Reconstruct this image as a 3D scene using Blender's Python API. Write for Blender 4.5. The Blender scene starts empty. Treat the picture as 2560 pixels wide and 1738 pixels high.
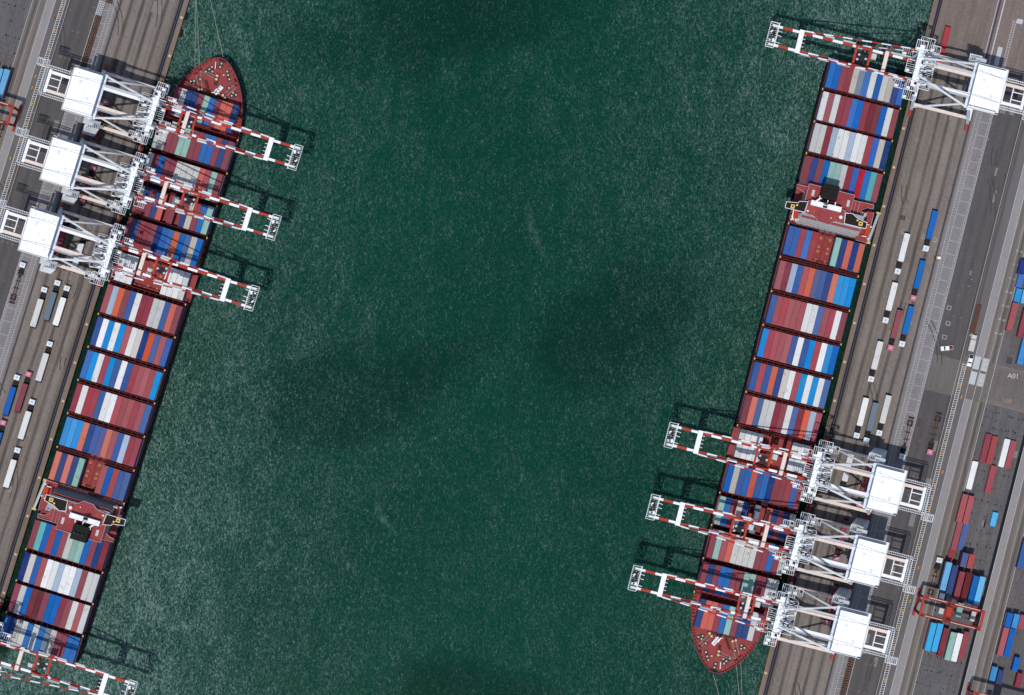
import bpy, bmesh, math, random
from mathutils import Matrix, Vector
random.seed(7)
R = math.radians
SC = bpy.context.scene
COL = SC.collection

# ------------------------------------------------------------------ camera, sky, sun
H = 1400.0                 # flying height of the camera in metres
PXM = 5.9                  # photograph pixels per metre on the quay
cam_d = bpy.data.cameras.new('camera'); cam = bpy.data.objects.new('camera', cam_d)
COL.objects.link(cam); cam.location = (0, 0, H); cam.rotation_euler = (0, 0, 0)
cam_d.sensor_width = 36; cam_d.lens = 36 * H / (2560 / PXM)
cam_d.clip_start = 10; cam_d.clip_end = 6000
SC.camera = cam

TILT = 13.5                # sun's angle from the zenith
SHADOW_DIR = Vector((0.42, 0.91, 0)).normalized()
world = bpy.data.worlds.new('World'); SC.world = world; world.use_nodes = True
wn = world.node_tree.nodes; wl = world.node_tree.links; wn.clear()
sky = wn.new('ShaderNodeTexSky'); sky.sky_type = 'NISHITA'; sky.sun_disc = False
sky.sun_elevation = R(90 - TILT)
sky.sun_rotation = math.atan2(-SHADOW_DIR.x, -SHADOW_DIR.y)
bg = wn.new('ShaderNodeBackground'); bg.inputs['Strength'].default_value = 0.14
wo = wn.new('ShaderNodeOutputWorld')
wl.new(sky.outputs[0], bg.inputs[0]); wl.new(bg.outputs[0], wo.inputs[0])
sun_d = bpy.data.lights.new('sun', 'SUN'); sun_d.energy = 3.45; sun_d.angle = R(0.5); sun_d.color = (1, 0.965, 0.92)
sun = bpy.data.objects.new('sun', sun_d); COL.objects.link(sun); sun.location = (0, -100, 300)
ldir = Vector((SHADOW_DIR.x * math.sin(R(TILT)), SHADOW_DIR.y * math.sin(R(TILT)), -math.cos(R(TILT))))
sun.rotation_euler = ldir.to_track_quat('-Z', 'Y').to_euler()
SC.view_settings.view_transform = 'Standard'; SC.view_settings.look = 'None'
SC.view_settings.exposure = 0.0; SC.view_settings.gamma = 1.0
SC.render.engine = 'CYCLES'
SC.cycles.max_bounces = 5; SC.cycles.diffuse_bounces = 2; SC.cycles.glossy_bounces = 2
SC.cycles.caustics_reflective = False; SC.cycles.caustics_refractive = False

# ------------------------------------------------------------------ helpers
class Frame:
    """one terminal: origin on its quay edge, x landward, y along the quay"""
    def __init__(self, side, ox, oy, rot):
        self.side = side; self.o = Vector(((ox - 1280) / PXM, (869 - oy) / PXM)); self.rot = R(rot)
        self.c = math.cos(self.rot); self.s = math.sin(self.rot)
    def ground(self, u, v):
        return Vector((self.o.x + u * self.c - v * self.s, self.o.y + u * self.s + v * self.c))
    def at(self, u, v, f=1.0, z=0.0):
        p = self.ground(u, v) * f
        return Vector((p.x, p.y, z))
FR = Frame('right', 2115, 869, -14.2)
FL = Frame('left', 182.3, 941.9, 162.84)
def in_view(p, m=7.0):
    return abs(p[0]) < 217 + m and abs(p[1]) < 147.3 + m

class MB:
    def __init__(self): self.v = []; self.f = []; self.m = []
    def add(self, vs, fs, m=0):
        n = len(self.v); self.v += [tuple(x) for x in vs]
        for f in fs: self.f.append(tuple(i + n for i in f)); self.m.append(m)
    def box(self, c, s, m=0, rz=0.0):
        x, y, z = s[0] / 2, s[1] / 2, s[2] / 2; cr, sr = math.cos(rz), math.sin(rz)
        vs = []
        for dz in (-z, z):
            for dx, dy in ((-x, -y), (x, -y), (x, y), (-x, y)):
                vs.append((c[0] + dx * cr - dy * sr, c[1] + dx * sr + dy * cr, c[2] + dz))
        self.add(vs, [(3, 2, 1, 0), (4, 5, 6, 7), (0, 1, 5, 4), (1, 2, 6, 5), (2, 3, 7, 6), (3, 0, 4, 7)], m)
        return self
    def rng(self, x0, x1, y0, y1, z0, z1, m=0):
        return self.box(((x0 + x1) / 2, (y0 + y1) / 2, (z0 + z1) / 2), (abs(x1 - x0), abs(y1 - y0), abs(z1 - z0)), m)
    def _axes(self, p, q):
        d = (Vector(q) - Vector(p)).normalized()
        up = Vector((0, 0, 1)) if abs(d.z) < 0.98 else Vector((1, 0, 0))
        a = d.cross(up).normalized(); b = a.cross(d).normalized()
        return a, b
    def bar(self, p, q, w, h=None, m=0):
        h = h or w; a, b = self._axes(p, q); p = Vector(p); q = Vector(q); vs = []
        for o in (p, q):
            for i, j in ((-1, -1), (1, -1), (1, 1), (-1, 1)): vs.append(o + a * (i * w / 2) + b * (j * h / 2))
        self.add(vs, [(3, 2, 1, 0), (4, 5, 6, 7), (0, 1, 5, 4), (1, 2, 6, 5), (2, 3, 7, 6), (3, 0, 4, 7)], m)
        return self
    def tube(self, p, q, r, n=8, m=0, r2=None):
        r2 = r if r2 is None else r2; a, b = self._axes(p, q); p = Vector(p); q = Vector(q); vs = []
        for o, rr in ((p, r), (q, r2)):
            for i in range(n):
                t = 2 * math.pi * i / n; vs.append(o + a * (math.cos(t) * rr) + b * (math.sin(t) * rr))
        fs = [tuple(range(n - 1, -1, -1)), tuple(range(n, 2 * n))]
        for i in range(n): fs.append((i, (i + 1) % n, n + (i + 1) % n, n + i))
        self.add(vs, fs, m); return self
    def stripes(self, p, q, w, h, seg, round_=False, first=0):
        p = Vector(p); q = Vector(q); L = (q - p).length; n = max(1, round(L / seg))
        for i in range(n):
            a = p.lerp(q, i / n); b = p.lerp(q, (i + 1) / n)
            if round_: self.tube(a, b, w / 2, 7, (i + first) % 2)
            else: self.bar(a, b, w, h, (i + first) % 2)
        return self
    def prism(self, poly, z0, z1, m=0, mtop=None):
        n = len(poly); A = sum(poly[i][0] * poly[(i + 1) % n][1] - poly[(i + 1) % n][0] * poly[i][1] for i in range(n))
        if A < 0: poly = poly[::-1]
        vs = [(x, y, z0) for x, y in poly] + [(x, y, z1) for x, y in poly]
        self.add(vs, [tuple(range(n - 1, -1, -1))] + [(i, (i + 1) % n, n + (i + 1) % n, n + i) for i in range(n)], m)
        self.add(vs[n:], [tuple(range(n))], m if mtop is None else mtop); return self
    def rail(self, pts, h=1.1, t=0.12, m=0, step=2.0, closed=False):
        """railing with posts along a polyline of 3-d points"""
        pts = [Vector(p) for p in pts]
        if closed: pts.append(pts[0])
        for a, b in zip(pts, pts[1:]):
            if (b - a).length < 0.05: continue
            for k in (h, h * 0.5): self.bar(a + Vector((0, 0, k)), b + Vector((0, 0, k)), t, t, m)
            n = max(1, int((b - a).length / step))
            for i in range(n + 1):
                o = a.lerp(b, i / n); self.bar(o, o + Vector((0, 0, h)), t, t, m)
        return self
    def sphere(self, c, r, m=0, n=10, k=6):
        vs = [(c[0], c[1], c[2] - r)]
        for j in range(1, k):
            t = math.pi * j / k
            for i in range(n):
                a = 2 * math.pi * i / n
                vs.append((c[0] + r * math.sin(t) * math.cos(a), c[1] + r * math.sin(t) * math.sin(a), c[2] - r * math.cos(t)))
        vs.append((c[0], c[1], c[2] + r)); fs = []
        for i in range(n): fs.append((0, 1 + (i + 1) % n, 1 + i))
        for j in range(k - 2):
            for i in range(n):
                a = 1 + j * n; fs.append((a + i, a + (i + 1) % n, a + n + (i + 1) % n, a + n + i))
        e = len(vs) - 1; a = 1 + (k - 2) * n
        for i in range(n): fs.append((a + i, a + (i + 1) % n, e))
        self.add(vs, fs, m); return self
    def mesh(self, name, mats):
        me = bpy.data.meshes.new(name); me.from_pydata(self.v, [], self.f)
        for x in (mats if isinstance(mats, (list, tuple)) else [mats]): me.materials.append(x)
        me.polygons.foreach_set('material_index', self.m); me.update(); return me
    def build(self, name, mats, parent=None, loc=(0, 0, 0), rz=0.0):
        o = bpy.data.objects.new(name, self.mesh(name, mats)); COL.objects.link(o)
        o.location = loc; o.rotation_euler = (0, 0, rz)
        if parent: o.parent = parent
        return o

def tag(o, label=None, cat=None, group=None, kind=None):
    if label: o['label'] = label
    if cat: o['category'] = cat
    if group: o['group'] = group
    if kind: o['kind'] = kind
    return o
def empty(name, loc=(0, 0, 0), rz=0.0):
    o = bpy.data.objects.new(name, None); COL.objects.link(o); o.location = loc; o.rotation_euler = (0, 0, rz)
    o.empty_display_size = 0.5; return o
def copy_tree(o, parent=None):
    c = o.copy(); COL.objects.link(c)
    if parent: c.parent = parent
    for ch in list(o.children): copy_tree(ch, c)
    return c

# ------------------------------------------------------------------ materials
def lin(r, g, b):
    f = lambda c: (c / 255 / 12.92) if c / 255 <= 0.04045 else ((c / 255 + 0.055) / 1.055) ** 2.4
    return (f(r), f(g), f(b))
LIT = 1.42   # what the sun and sky together return from a level white surface
def alb(r, g, b, k=1.0):
    return tuple(min(0.86, c / LIT * k) for c in lin(r, g, b))

class NT:
    def __init__(self, name):
        self.mat = bpy.data.materials.new(name); self.mat.use_nodes = True
        self.n = self.mat.node_tree.nodes; self.l = self.mat.node_tree.links; self.n.clear()
        self.out = self.n.new('ShaderNodeOutputMaterial'); self.bsdf = self.n.new('ShaderNodeBsdfPrincipled')
        self.l.new(self.bsdf.outputs[0], self.out.inputs[0])
        self.tc = self.n.new('ShaderNodeTexCoord')
    def link(self, a, b): self.l.new(a, b)
    def mapping(self, scale=(1, 1, 1), rot=(0, 0, 0), src=None, loc=(0, 0, 0)):
        m = self.n.new('ShaderNodeMapping'); m.inputs['Scale'].default_value = scale; m.inputs['Rotation'].default_value = rot
        m.inputs['Location'].default_value = loc
        self.link(src or self.tc.outputs['Object'], m.inputs[0]); return m.outputs[0]
    def noise(self, scale, detail=3, rough=0.55, vec=None, dist=0.0, w=None):
        t = self.n.new('ShaderNodeTexNoise'); t.inputs['Scale'].default_value = scale; t.inputs['Detail'].default_value = detail
        t.inputs['Roughness'].default_value = rough; t.inputs['Distortion'].default_value = dist
        if w is not None:
            t.noise_dimensions = '4D'; self.link(w, t.inputs['W'])
        self.link(vec or self.tc.outputs['Object'], t.inputs['Vector']); return t.outputs[0]
    def ramp(self, fac, stops, interp='LINEAR'):
        r = self.n.new('ShaderNodeValToRGB'); r.color_ramp.interpolation = interp; e = r.color_ramp.elements
        while len(e) < len(stops): e.new(0.5)
        for i, (p, c) in enumerate(stops):
            e[i].position = p; e[i].color = (c, c, c, 1) if isinstance(c, (int, float)) else (*c, 1)
        self.link(fac, r.inputs[0]); return r.outputs[0]
    def math(self, op, a, b=None, clamp=False):
        m = self.n.new('ShaderNodeMath'); m.operation = op; m.use_clamp = clamp
        for i, x in enumerate((a, b)):
            if x is None: continue
            if isinstance(x, (int, float)): m.inputs[i].default_value = x
            else: self.link(x, m.inputs[i])
        return m.outputs[0]
    def mix(self, fac, a, b, mode='MIX'):
        m = self.n.new('ShaderNodeMix'); m.data_type = 'RGBA'; m.blend_type = mode
        for s, x in ((m.inputs[0], fac), (m.inputs[6], a), (m.inputs[7], b)):
            if isinstance(x, (int, float)): s.default_value = x
            elif isinstance(x, tuple): s.default_value = (*x, 1)
            else: self.link(x, s)
        return m.outputs[2]
    def sep(self, vec=None):
        s = self.n.new('ShaderNodeSeparateXYZ'); self.link(vec or self.tc.outputs['Object'], s.inputs[0]); return s.outputs
    def finish(self, color, rough=0.6, spec=0.3, bump=None, bstr=0.3, bdist=0.05, metal=0.0):
        if isinstance(color, tuple): self.bsdf.inputs['Base Color'].default_value = (*color, 1)
        else: self.link(color, self.bsdf.inputs['Base Color'])
        if isinstance(rough, (int, float)): self.bsdf.inputs['Roughness'].default_value = rough
        else: self.link(rough, self.bsdf.inputs['Roughness'])
        self.bsdf.inputs['Specular IOR Level'].default_value = spec
        self.bsdf.inputs['Metallic'].default_value = metal
        if bump is not None:
            b = self.n.new('ShaderNodeBump'); b.inputs['Strength'].default_value = bstr; b.inputs['Distance'].default_value = bdist
            self.link(bump, b.inputs['Height']); self.link(b.outputs[0], self.bsdf.inputs['Normal'])
        return self.mat

def scale_rgb(c, k): return tuple(min(0.9, x * k) for x in c)
def paint(name, c, rough=0.5, wear=0.25, scale=0.6):
    t = NT(name); n = t.noise(scale, 5, 0.65)
    f = t.ramp(n, [(0.42, 0.0), (0.72, 1.0)])
    col = t.mix(t.math('MULTIPLY', f, wear), c, scale_rgb(c, 0.55))
    return t.finish(col, rough, 0.06)

def container_paint(name, c):
    t = NT(name); info = t.n.new('ShaderNodeObjectInfo'); rnd = info.outputs['Random']
    seed = t.math('MULTIPLY', rnd, 97.0)
    big = t.noise(0.16, 3, 0.6, w=seed)
    streak = t.noise(1.0, 4, 0.7, vec=t.mapping((2.2, 0.16, 1.0)), w=seed)
    grime = t.noise(0.38, 6, 0.75, w=seed)
    hsv = t.n.new('ShaderNodeHueSaturation')
    t.link(t.math('ADD', t.math('MULTIPLY', rnd, 0.014), 0.491), hsv.inputs['Hue'])
    t.link(t.math('ADD', t.math('MULTIPLY', t.math('FRACT', t.math('MULTIPLY', rnd, 7.31)), 0.24), 0.88), hsv.inputs['Saturation'])
    t.link(t.math('ADD', t.math('MULTIPLY', t.math('FRACT', t.math('MULTIPLY', rnd, 13.7)), 0.34), 0.80), hsv.inputs['Value'])
    hsv.inputs['Color'].default_value = (*c, 1)
    faded = tuple(min(0.8, x * 0.85 + 0.035) for x in c)
    col = t.mix(t.math('MULTIPLY', t.ramp(big, [(0.38, 0), (0.75, 1)]), 0.42), hsv.outputs[0], faded)
    col = t.mix(t.math('MULTIPLY', t.ramp(streak, [(0.48, 0), (0.8, 1)]), 0.45), col, scale_rgb(c, 0.5))
    col = t.mix(t.math('MULTIPLY', t.ramp(grime, [(0.57, 0), (0.68, 1)]), 0.6), col, (0.085, 0.055, 0.04))
    wv = t.n.new('ShaderNodeTexWave'); wv.bands_direction = 'Y'; wv.inputs['Scale'].default_value = 1.15
    t.link(t.tc.outputs['Object'], wv.inputs[0])
    return t.finish(col, 0.6, 0.07, wv.outputs['Fac'], 0.5, 0.04)

CC = {  # container colours
 'W': ('white', alb(232, 232, 230)), 'G': ('light grey', alb(205, 206, 202)), 'E': ('beige', alb(198, 190, 180)),
 'L': ('pale blue-grey', alb(168, 184, 204)), 'S': ('steel blue', alb(66, 96, 156)), 'P': ('purple-grey', alb(86, 92, 140)),
 'N': ('navy blue', alb(36, 62, 124)), 'B': ('blue', alb(14, 96, 178)), 'C': ('bright blue', alb(28, 138, 208)),
 'A': ('sky blue', alb(88, 172, 220)), 'M': ('maroon', alb(140, 62, 72)), 'D': ('dark maroon', alb(112, 44, 50)),
 'R': ('dusty red', alb(164, 78, 84)), 'F': ('bright red', alb(172, 56, 56)), 'O': ('orange', alb(206, 102, 78)),
 'T': ('pale green', alb(148, 190, 180)), 'K': ('teal', alb(78, 170, 172)), 'Q': ('slate grey', alb(112, 128, 144)),
}
CM = {k: container_paint('container paint ' + v[0], v[1]) for k, v in CC.items()}
CIDX = {k: i for i, k in enumerate(CM)}
CLIST = [CM[k] for k in CM]
casting_m = paint('container corner steel', (0.16, 0.13, 0.12), 0.6)

white_m = paint('white crane paint', (0.68, 0.69, 0.70), 0.5, 0.25)
roof_m = paint('bright white roof paint', (0.80, 0.82, 0.83), 0.5, 0.16, 0.35)
pink_m = paint('pinkish beige crane paint', (0.62, 0.52, 0.46), 0.5, 0.35)  # pinkish beige tone of girders, tie beams and boom ties
red_m = paint('red crane paint', alb(186, 66, 52), 0.55, 0.45)
blueish_m = paint('pale grey crane paint', (0.56, 0.62, 0.70), 0.5, 0.2)
railp_m = paint('pinkish grey rail paint', (0.42, 0.37, 0.37), 0.5, 0.3)
grate_m = paint('galvanised grating', (0.42, 0.44, 0.46), 0.55, 0.4, 2.0)
dark_m = paint('dark machinery', (0.02, 0.02, 0.022), 0.6, 0.4, 2.0)
glass_m = paint('dark window glass', (0.012, 0.016, 0.02), 0.08, 0.0)
tyre_m = paint('black rubber', (0.016, 0.016, 0.016), 0.85, 0.2)
rust_m = paint('rusty brown steel', (0.085, 0.04, 0.028), 0.75, 0.5, 1.2)
deck_m = paint('red deck paint', alb(158, 70, 72), 0.6, 0.6, 0.35)
deckd_m = paint('dark red steel', alb(104, 42, 42), 0.6, 0.4, 0.5)
hull_m = paint('dark navy hull paint', (0.005, 0.007, 0.012), 0.7, 0.3)
boot_m = paint('red boot topping', (0.09, 0.018, 0.016), 0.6, 0.4)
black_m = paint('soot black paint', (0.010, 0.009, 0.009), 0.6, 0.3)
wing_m = paint('brown-black wing deck', (0.018, 0.013, 0.012), 0.7, 0.3)
facade_m = paint('grey-white superstructure paint', alb(168, 166, 170), 0.5, 0.25)
yellow_m = paint('yellow paint', alb(232, 196, 110), 0.5, 0.2)
cream_m = paint('cream bollard paint', alb(228, 202, 160), 0.5, 0.2)
pad_m = paint('dark grey non-slip deck', (0.045, 0.045, 0.05), 0.8, 0.3)
orange_m = paint('lifeboat orange', alb(212, 72, 42), 0.4, 0.15)
rope_m = paint('weathered rope', (0.36, 0.34, 0.29), 0.9, 0.3)
cabpink_m = paint('faded pink cab paint', alb(214, 118, 138), 0.45, 0.2)
rtg_m = paint('red gantry paint', alb(150, 46, 42), 0.5, 0.4)
rtgo_m = paint('orange-red gantry paint', alb(180, 62, 44), 0.5, 0.45)
greyroof_m = paint('light grey cab paint', alb(208, 208, 206), 0.5, 0.2)
boxtop_m = paint('off-white box roof', alb(206, 200, 196), 0.6, 0.25)
yardstain_m = None

# --- ground materials (object space is the terminal's own metre grid: x landward, y along the quay)
def ground_mat(name, c, bands=(), band_k=0.5, mottling=0.35, joint=None, specks=0.0, span=30.0, stain=0.35, seed=0.0, oily=0.62):
    t = NT(name); co = t.tc.outputs['Object']
    n1 = t.noise(0.07, 6, 0.72, vec=t.mapping(loc=(seed, seed * 2, 0)), dist=0.7); n2 = t.noise(1.1, 6, 0.75)
    nl = t.noise(0.35, 4, 0.7, vec=t.mapping((1.0, 0.05, 1.0)))
    col = t.mix(t.math('MULTIPLY', t.ramp(n1, [(0.35, 0), (0.7, 1)]), mottling), c, scale_rgb(c, 0.6))
    col = t.mix(t.math('MULTIPLY', t.ramp(n2, [(0.35, 0), (0.75, 1)]), mottling), col, scale_rgb(c, 1.45))
    col = t.mix(t.math('MULTIPLY', t.ramp(nl, [(0.42, 0), (0.78, 1)]), stain), col, scale_rgb(c, 0.5))
    if bands:
        x = t.sep()[0]; wob = t.noise(0.03, 2, 0.5, vec=t.mapping((0.2, 1, 1)))
        xx = t.math('ADD', x, t.math('MULTIPLY', t.math('SUBTRACT', wob, 0.5), 1.6))
        xn = t.math('DIVIDE', xx, span)
        stops = [(0.0, 0.0)]
        for (p, hw, s) in bands:
            stops += [((p - hw) / span, 0.0), (p / span, s), ((p + hw) / span, 0.0)]
        stops = [(max(0, min(1, p)), c_) for p, c_ in sorted(stops)]
        b = t.ramp(xn, stops[:32])
        along = t.noise(0.05, 4, 0.7, vec=t.mapping((0.6, 0.5, 1)))
        col = t.mix(t.math('MULTIPLY', t.math('MULTIPLY', b, t.ramp(along, [(0.25, 0.5), (0.6, 1)])), band_k), col, scale_rgb(c, 0.28))
    if joint:
        br = t.n.new('ShaderNodeTexBrick'); br.offset = 0.0; br.inputs['Scale'].default_value = 1.0
        br.inputs['Mortar Size'].default_value = 0.05; br.inputs['Brick Width'].default_value = joint[0]; br.inputs['Row Height'].default_value = joint[1]
        t.link(co, br.inputs[0]); br.inputs['Color1'].default_value = (0, 0, 0, 1); br.inputs['Color2'].default_value = (0, 0, 0, 1); br.inputs['Mortar'].default_value = (1, 1, 1, 1)
        col = t.mix(t.math('MULTIPLY', br.outputs['Color'], 0.45), col, scale_rgb(c, 0.35))
    oil = t.noise(0.33, 6, 0.8, vec=t.mapping(loc=(3, 7 + seed, 0)))
    col = t.mix(t.math('MULTIPLY', t.ramp(oil, [(oily, 0), (oily + 0.1, 1)]), 0.6), col, scale_rgb(c, 0.3))
    if specks:
        sp = t.noise(1.3, 2, 0.5); area = t.noise(0.025, 2, 0.5, vec=t.mapping(loc=(11 + seed, 5, 0)))
        f = t.math('MULTIPLY', t.ramp(sp, [(0.69, 0), (0.73, 1)]), t.ramp(area, [(0.46, 0), (0.56, 1)]))
        col = t.mix(t.math('MULTIPLY', f, specks), col, (0.5, 0.42, 0.38))
    return t.finish(col, 0.9, 0.06, n2, 0.25, 0.03)

apron_m = ground_mat('worn quay concrete', alb(131, 123, 117), bands=[(3.4, 2.3, 1.0), (8.6, 1.2, 0.9), (10.9, 0.7, 0.3), (14.0, 1.3, 1.0), (16.2, 0.6, 0.3), (18.3, 1.3, 1.0), (23.0, 1.2, 0.9), (27.6, 0.9, 0.5)],
                     band_k=0.95, mottling=0.75, stain=0.6, joint=(6.0, 6.0), specks=0.25, span=30.0)
apronfar_m = ground_mat('brown smooth pavement', alb(124, 112, 106), mottling=0.9, stain=0.6, seed=4)
walk_m = ground_mat('grey duct covers', alb(134, 130, 131), mottling=0.55, stain=0.2, joint=(60.0, 5.75))
asphalt_m = ground_mat('dark asphalt', alb(94, 90, 90), bands=[(3.0, 1.2, 0.3), (7.0, 1.5, 0.4), (11.6, 0.7, 0.9)], band_k=0.6, mottling=0.55, specks=0.7, span=14.0)
road_m = ground_mat('grey asphalt road', alb(110, 106, 106), bands=[(0.8, 0.8, 1.0)], band_k=0.65, mottling=0.3, span=8.0, seed=2)
runway_m = ground_mat('pale concrete runway', alb(150, 146, 146), mottling=0.25, stain=0.3, joint=(20, 6), seed=3)
lane_m = ground_mat('streaked lane asphalt', alb(126, 118, 113), bands=[(1.2, 0.7, 0.5), (4.4, 1.0, 1.0), (5.9, 0.5, 0.5)], band_k=0.75, mottling=0.35, stain=0.6, span=8.0, seed=5)
yard_m = ground_mat('blackened yard paving', alb(104, 101, 102), mottling=0.95, stain=0.7, oily=0.55, joint=(2.9, 6.1), seed=6)
kerbdark_m = ground_mat('wet dark drain', (0.012, 0.013, 0.016), mottling=0.3, seed=1)
coping_m = ground_mat('stained quay coping', alb(132, 112, 100), mottling=0.7, stain=0.5, seed=8)
patch_m = ground_mat('brown patched pavement', alb(112, 106, 102), mottling=0.7, stain=0.4, seed=9)
paintw_m = paint('worn white road paint', alb(196, 194, 192), 0.7, 0.75, 0.9)
painto_m = paint('faded orange road paint', alb(160, 134, 114), 0.7, 0.7, 0.8)
paintg_m = paint('grey road paint', alb(196, 198, 200), 0.7, 0.3, 0.9)
rail_m = paint('polished rail steel', alb(110, 106, 118), 0.4, 0.3)
slot_m = paint('dark rail slot', (0.02, 0.018, 0.025), 0.8, 0.3)

repa_m = paint('dark asphalt repair', alb(82, 78, 77), 0.9, 0.5, 0.8)
repb_m = paint('pale concrete repair', alb(136, 131, 127), 0.85, 0.5, 0.8)
skid_m = paint('rubber tyre mark', alb(74, 69, 66), 0.9, 0.8, 0.4)
def water_mat():
    t = NT('green harbour water')
    x = t.sep()[0]
    warp = t.noise(0.006, 2, 0.5)
    tex = t.tc.outputs['Object']
    m1 = t.mapping((1.0, 0.5, 1.0), (0, 0, R(-38)))
    m2 = t.mapping((1.0, 0.45, 1.0), (0, 0, R(-20)), loc=(31, 17, 0))
    w1 = t.noise(0.42, 4, 0.62, vec=m1, dist=0.6)
    w2 = t.noise(1.25, 3, 0.6, vec=m2, dist=0.4)
    swell = t.noise(0.05, 2, 0.5, vec=m1)
    hgt = t.math('ADD', t.math('MULTIPLY', w1, 1.0), t.math('ADD', t.math('MULTIPLY', w2, 0.45), t.math('MULTIPLY', swell, 1.2)))
    patch = t.noise(0.0085, 4, 0.55, vec=t.mapping((1.0, 0.75, 1), (0, 0, R(25))), dist=0.8)
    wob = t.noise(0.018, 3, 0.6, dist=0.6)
    dark = None                                     # cloud-like shading painted into the water colour as broad soft tongues
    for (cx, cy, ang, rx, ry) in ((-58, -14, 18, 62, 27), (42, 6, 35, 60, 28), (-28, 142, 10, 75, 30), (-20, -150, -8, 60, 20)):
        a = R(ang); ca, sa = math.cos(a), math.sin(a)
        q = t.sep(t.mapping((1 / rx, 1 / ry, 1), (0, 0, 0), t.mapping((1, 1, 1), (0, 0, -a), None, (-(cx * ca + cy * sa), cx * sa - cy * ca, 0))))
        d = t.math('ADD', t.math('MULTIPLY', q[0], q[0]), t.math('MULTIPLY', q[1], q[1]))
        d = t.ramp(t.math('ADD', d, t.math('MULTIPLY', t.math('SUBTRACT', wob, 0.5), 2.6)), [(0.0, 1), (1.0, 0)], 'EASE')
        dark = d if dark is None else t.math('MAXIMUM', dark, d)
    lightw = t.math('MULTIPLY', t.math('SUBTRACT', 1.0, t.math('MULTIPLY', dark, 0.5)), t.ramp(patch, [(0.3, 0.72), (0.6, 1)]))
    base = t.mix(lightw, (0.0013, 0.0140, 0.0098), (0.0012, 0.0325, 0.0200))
    # sun glints painted as pale ripple flecks, crowding towards the two quays
    ax = t.math('DIVIDE', t.math('ABSOLUTE', t.math('ADD', x, 6.0)), 150.0)
    dens = t.math('ADD', t.math('MULTIPLY', t.math('POWER', ax, 1.6, True), 0.075), t.math('MULTIPLY', t.math('SUBTRACT', lightw, 0.8), 0.05))
    r1 = t.noise(0.85, 5, 0.7, vec=t.mapping((1.3, 0.68, 1.0), (0, 0, R(-44)), loc=(5, 9, 2)), dist=1.3)
    r2 = t.noise(1.7, 3, 0.65, vec=t.mapping((1.3, 0.65, 1.0), (0, 0, R(-30))), dist=0.8)
    grp = t.noise(0.09, 3, 0.6, vec=t.mapping((1, 0.5, 1), (0, 0, R(-34))), dist=1.0)
    cr = t.math('ADD', t.math('ADD', t.math('MULTIPLY', r1, 0.6), t.math('MULTIPLY', r2, 0.4)), t.math('ADD', dens, t.math('MULTIPLY', t.math('SUBTRACT', grp, 0.5), 0.13)))
    glints = t.ramp(cr, [(0.49, 0), (0.56, 0.12), (0.62, 0.45), (0.69, 1.0)])
    glints = t.math('MULTIPLY', glints, t.math('ADD', 0.33, t.math('MULTIPLY', t.math('POWER', ax, 2.2, True), 0.26)))
    for fr in (FR, FL):                              # shade between each hull and its quay, painted in by darker colour and fewer glints
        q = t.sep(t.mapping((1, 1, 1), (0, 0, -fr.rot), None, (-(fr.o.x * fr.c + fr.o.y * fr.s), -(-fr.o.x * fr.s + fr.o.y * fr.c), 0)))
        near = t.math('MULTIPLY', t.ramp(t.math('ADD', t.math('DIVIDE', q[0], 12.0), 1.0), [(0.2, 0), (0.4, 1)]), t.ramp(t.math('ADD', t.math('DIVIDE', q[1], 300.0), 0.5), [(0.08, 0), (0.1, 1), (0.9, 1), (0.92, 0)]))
        glints = t.math('MULTIPLY', glints, t.math('SUBTRACT', 1.0, t.math('MULTIPLY', near, 0.9)))
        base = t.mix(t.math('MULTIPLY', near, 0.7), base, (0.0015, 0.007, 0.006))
    col = t.mix(glints, base, (0.25, 0.34, 0.32))
    frag = t.noise(0.5, 5, 0.75)
    for (cx, cy, dx, dy, hl, hw) in ((9.3, 48, 8.1, -23.7, 15, 2.2), (-54.6, -73, 9.3, -15.3, 11, 1.8)):   # two pale drifting foam trails
        a = math.atan2(dy, dx); q = t.sep(t.mapping((1 / hl, 1 / hw, 1), (0, 0, 0), t.mapping((1, 1, 1), (0, 0, -a), None, (-(cx * math.cos(a) + cy * math.sin(a)), -(-cx * math.sin(a) + cy * math.cos(a)), 0))))
        bend = t.math('ADD', q[1], t.math('MULTIPLY', t.math('MULTIPLY', q[0], q[0]), -1.2))
        d = t.math('ADD', t.math('MULTIPLY', q[0], q[0]), t.math('MULTIPLY', bend, bend))
        m_ = t.math('MULTIPLY', t.ramp(d, [(0.0, 1), (1.0, 0)]), t.ramp(frag, [(0.42, 0), (0.7, 0.45)]))
        col = t.mix(m_, col, (0.10, 0.16, 0.16))
    return t.finish(col, 0.09, 0.02, hgt, 0.15, 0.4)
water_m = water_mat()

# ------------------------------------------------------------------ the setting
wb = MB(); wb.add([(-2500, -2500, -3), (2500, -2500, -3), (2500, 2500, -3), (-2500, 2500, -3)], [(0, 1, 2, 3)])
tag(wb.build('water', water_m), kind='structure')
fb = MB(); fb.add([(-2500, -2500, -14), (2500, -2500, -14), (2500, 2500, -14), (-2500, 2500, -14)], [(0, 1, 2, 3)])
tag(fb.build('seabed', kerbdark_m), kind='structure')

LV0, LV1 = -1500.0, 1500.0
def sheet(fr, name, x0, x1, y0, y1, z, mat):
    """paving sheet whose object space follows the quay, x measured from its own seaward edge"""
    b = MB(); b.add([(0, y0, 0), (x1 - x0, y0, 0), (x1 - x0, y1, 0), (0, y1, 0)], [(0, 1, 2, 3)])
    p = fr.at(x0, 0, 1, z); return tag(b.build(name, mat, None, p, fr.rot), kind='structure')

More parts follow.
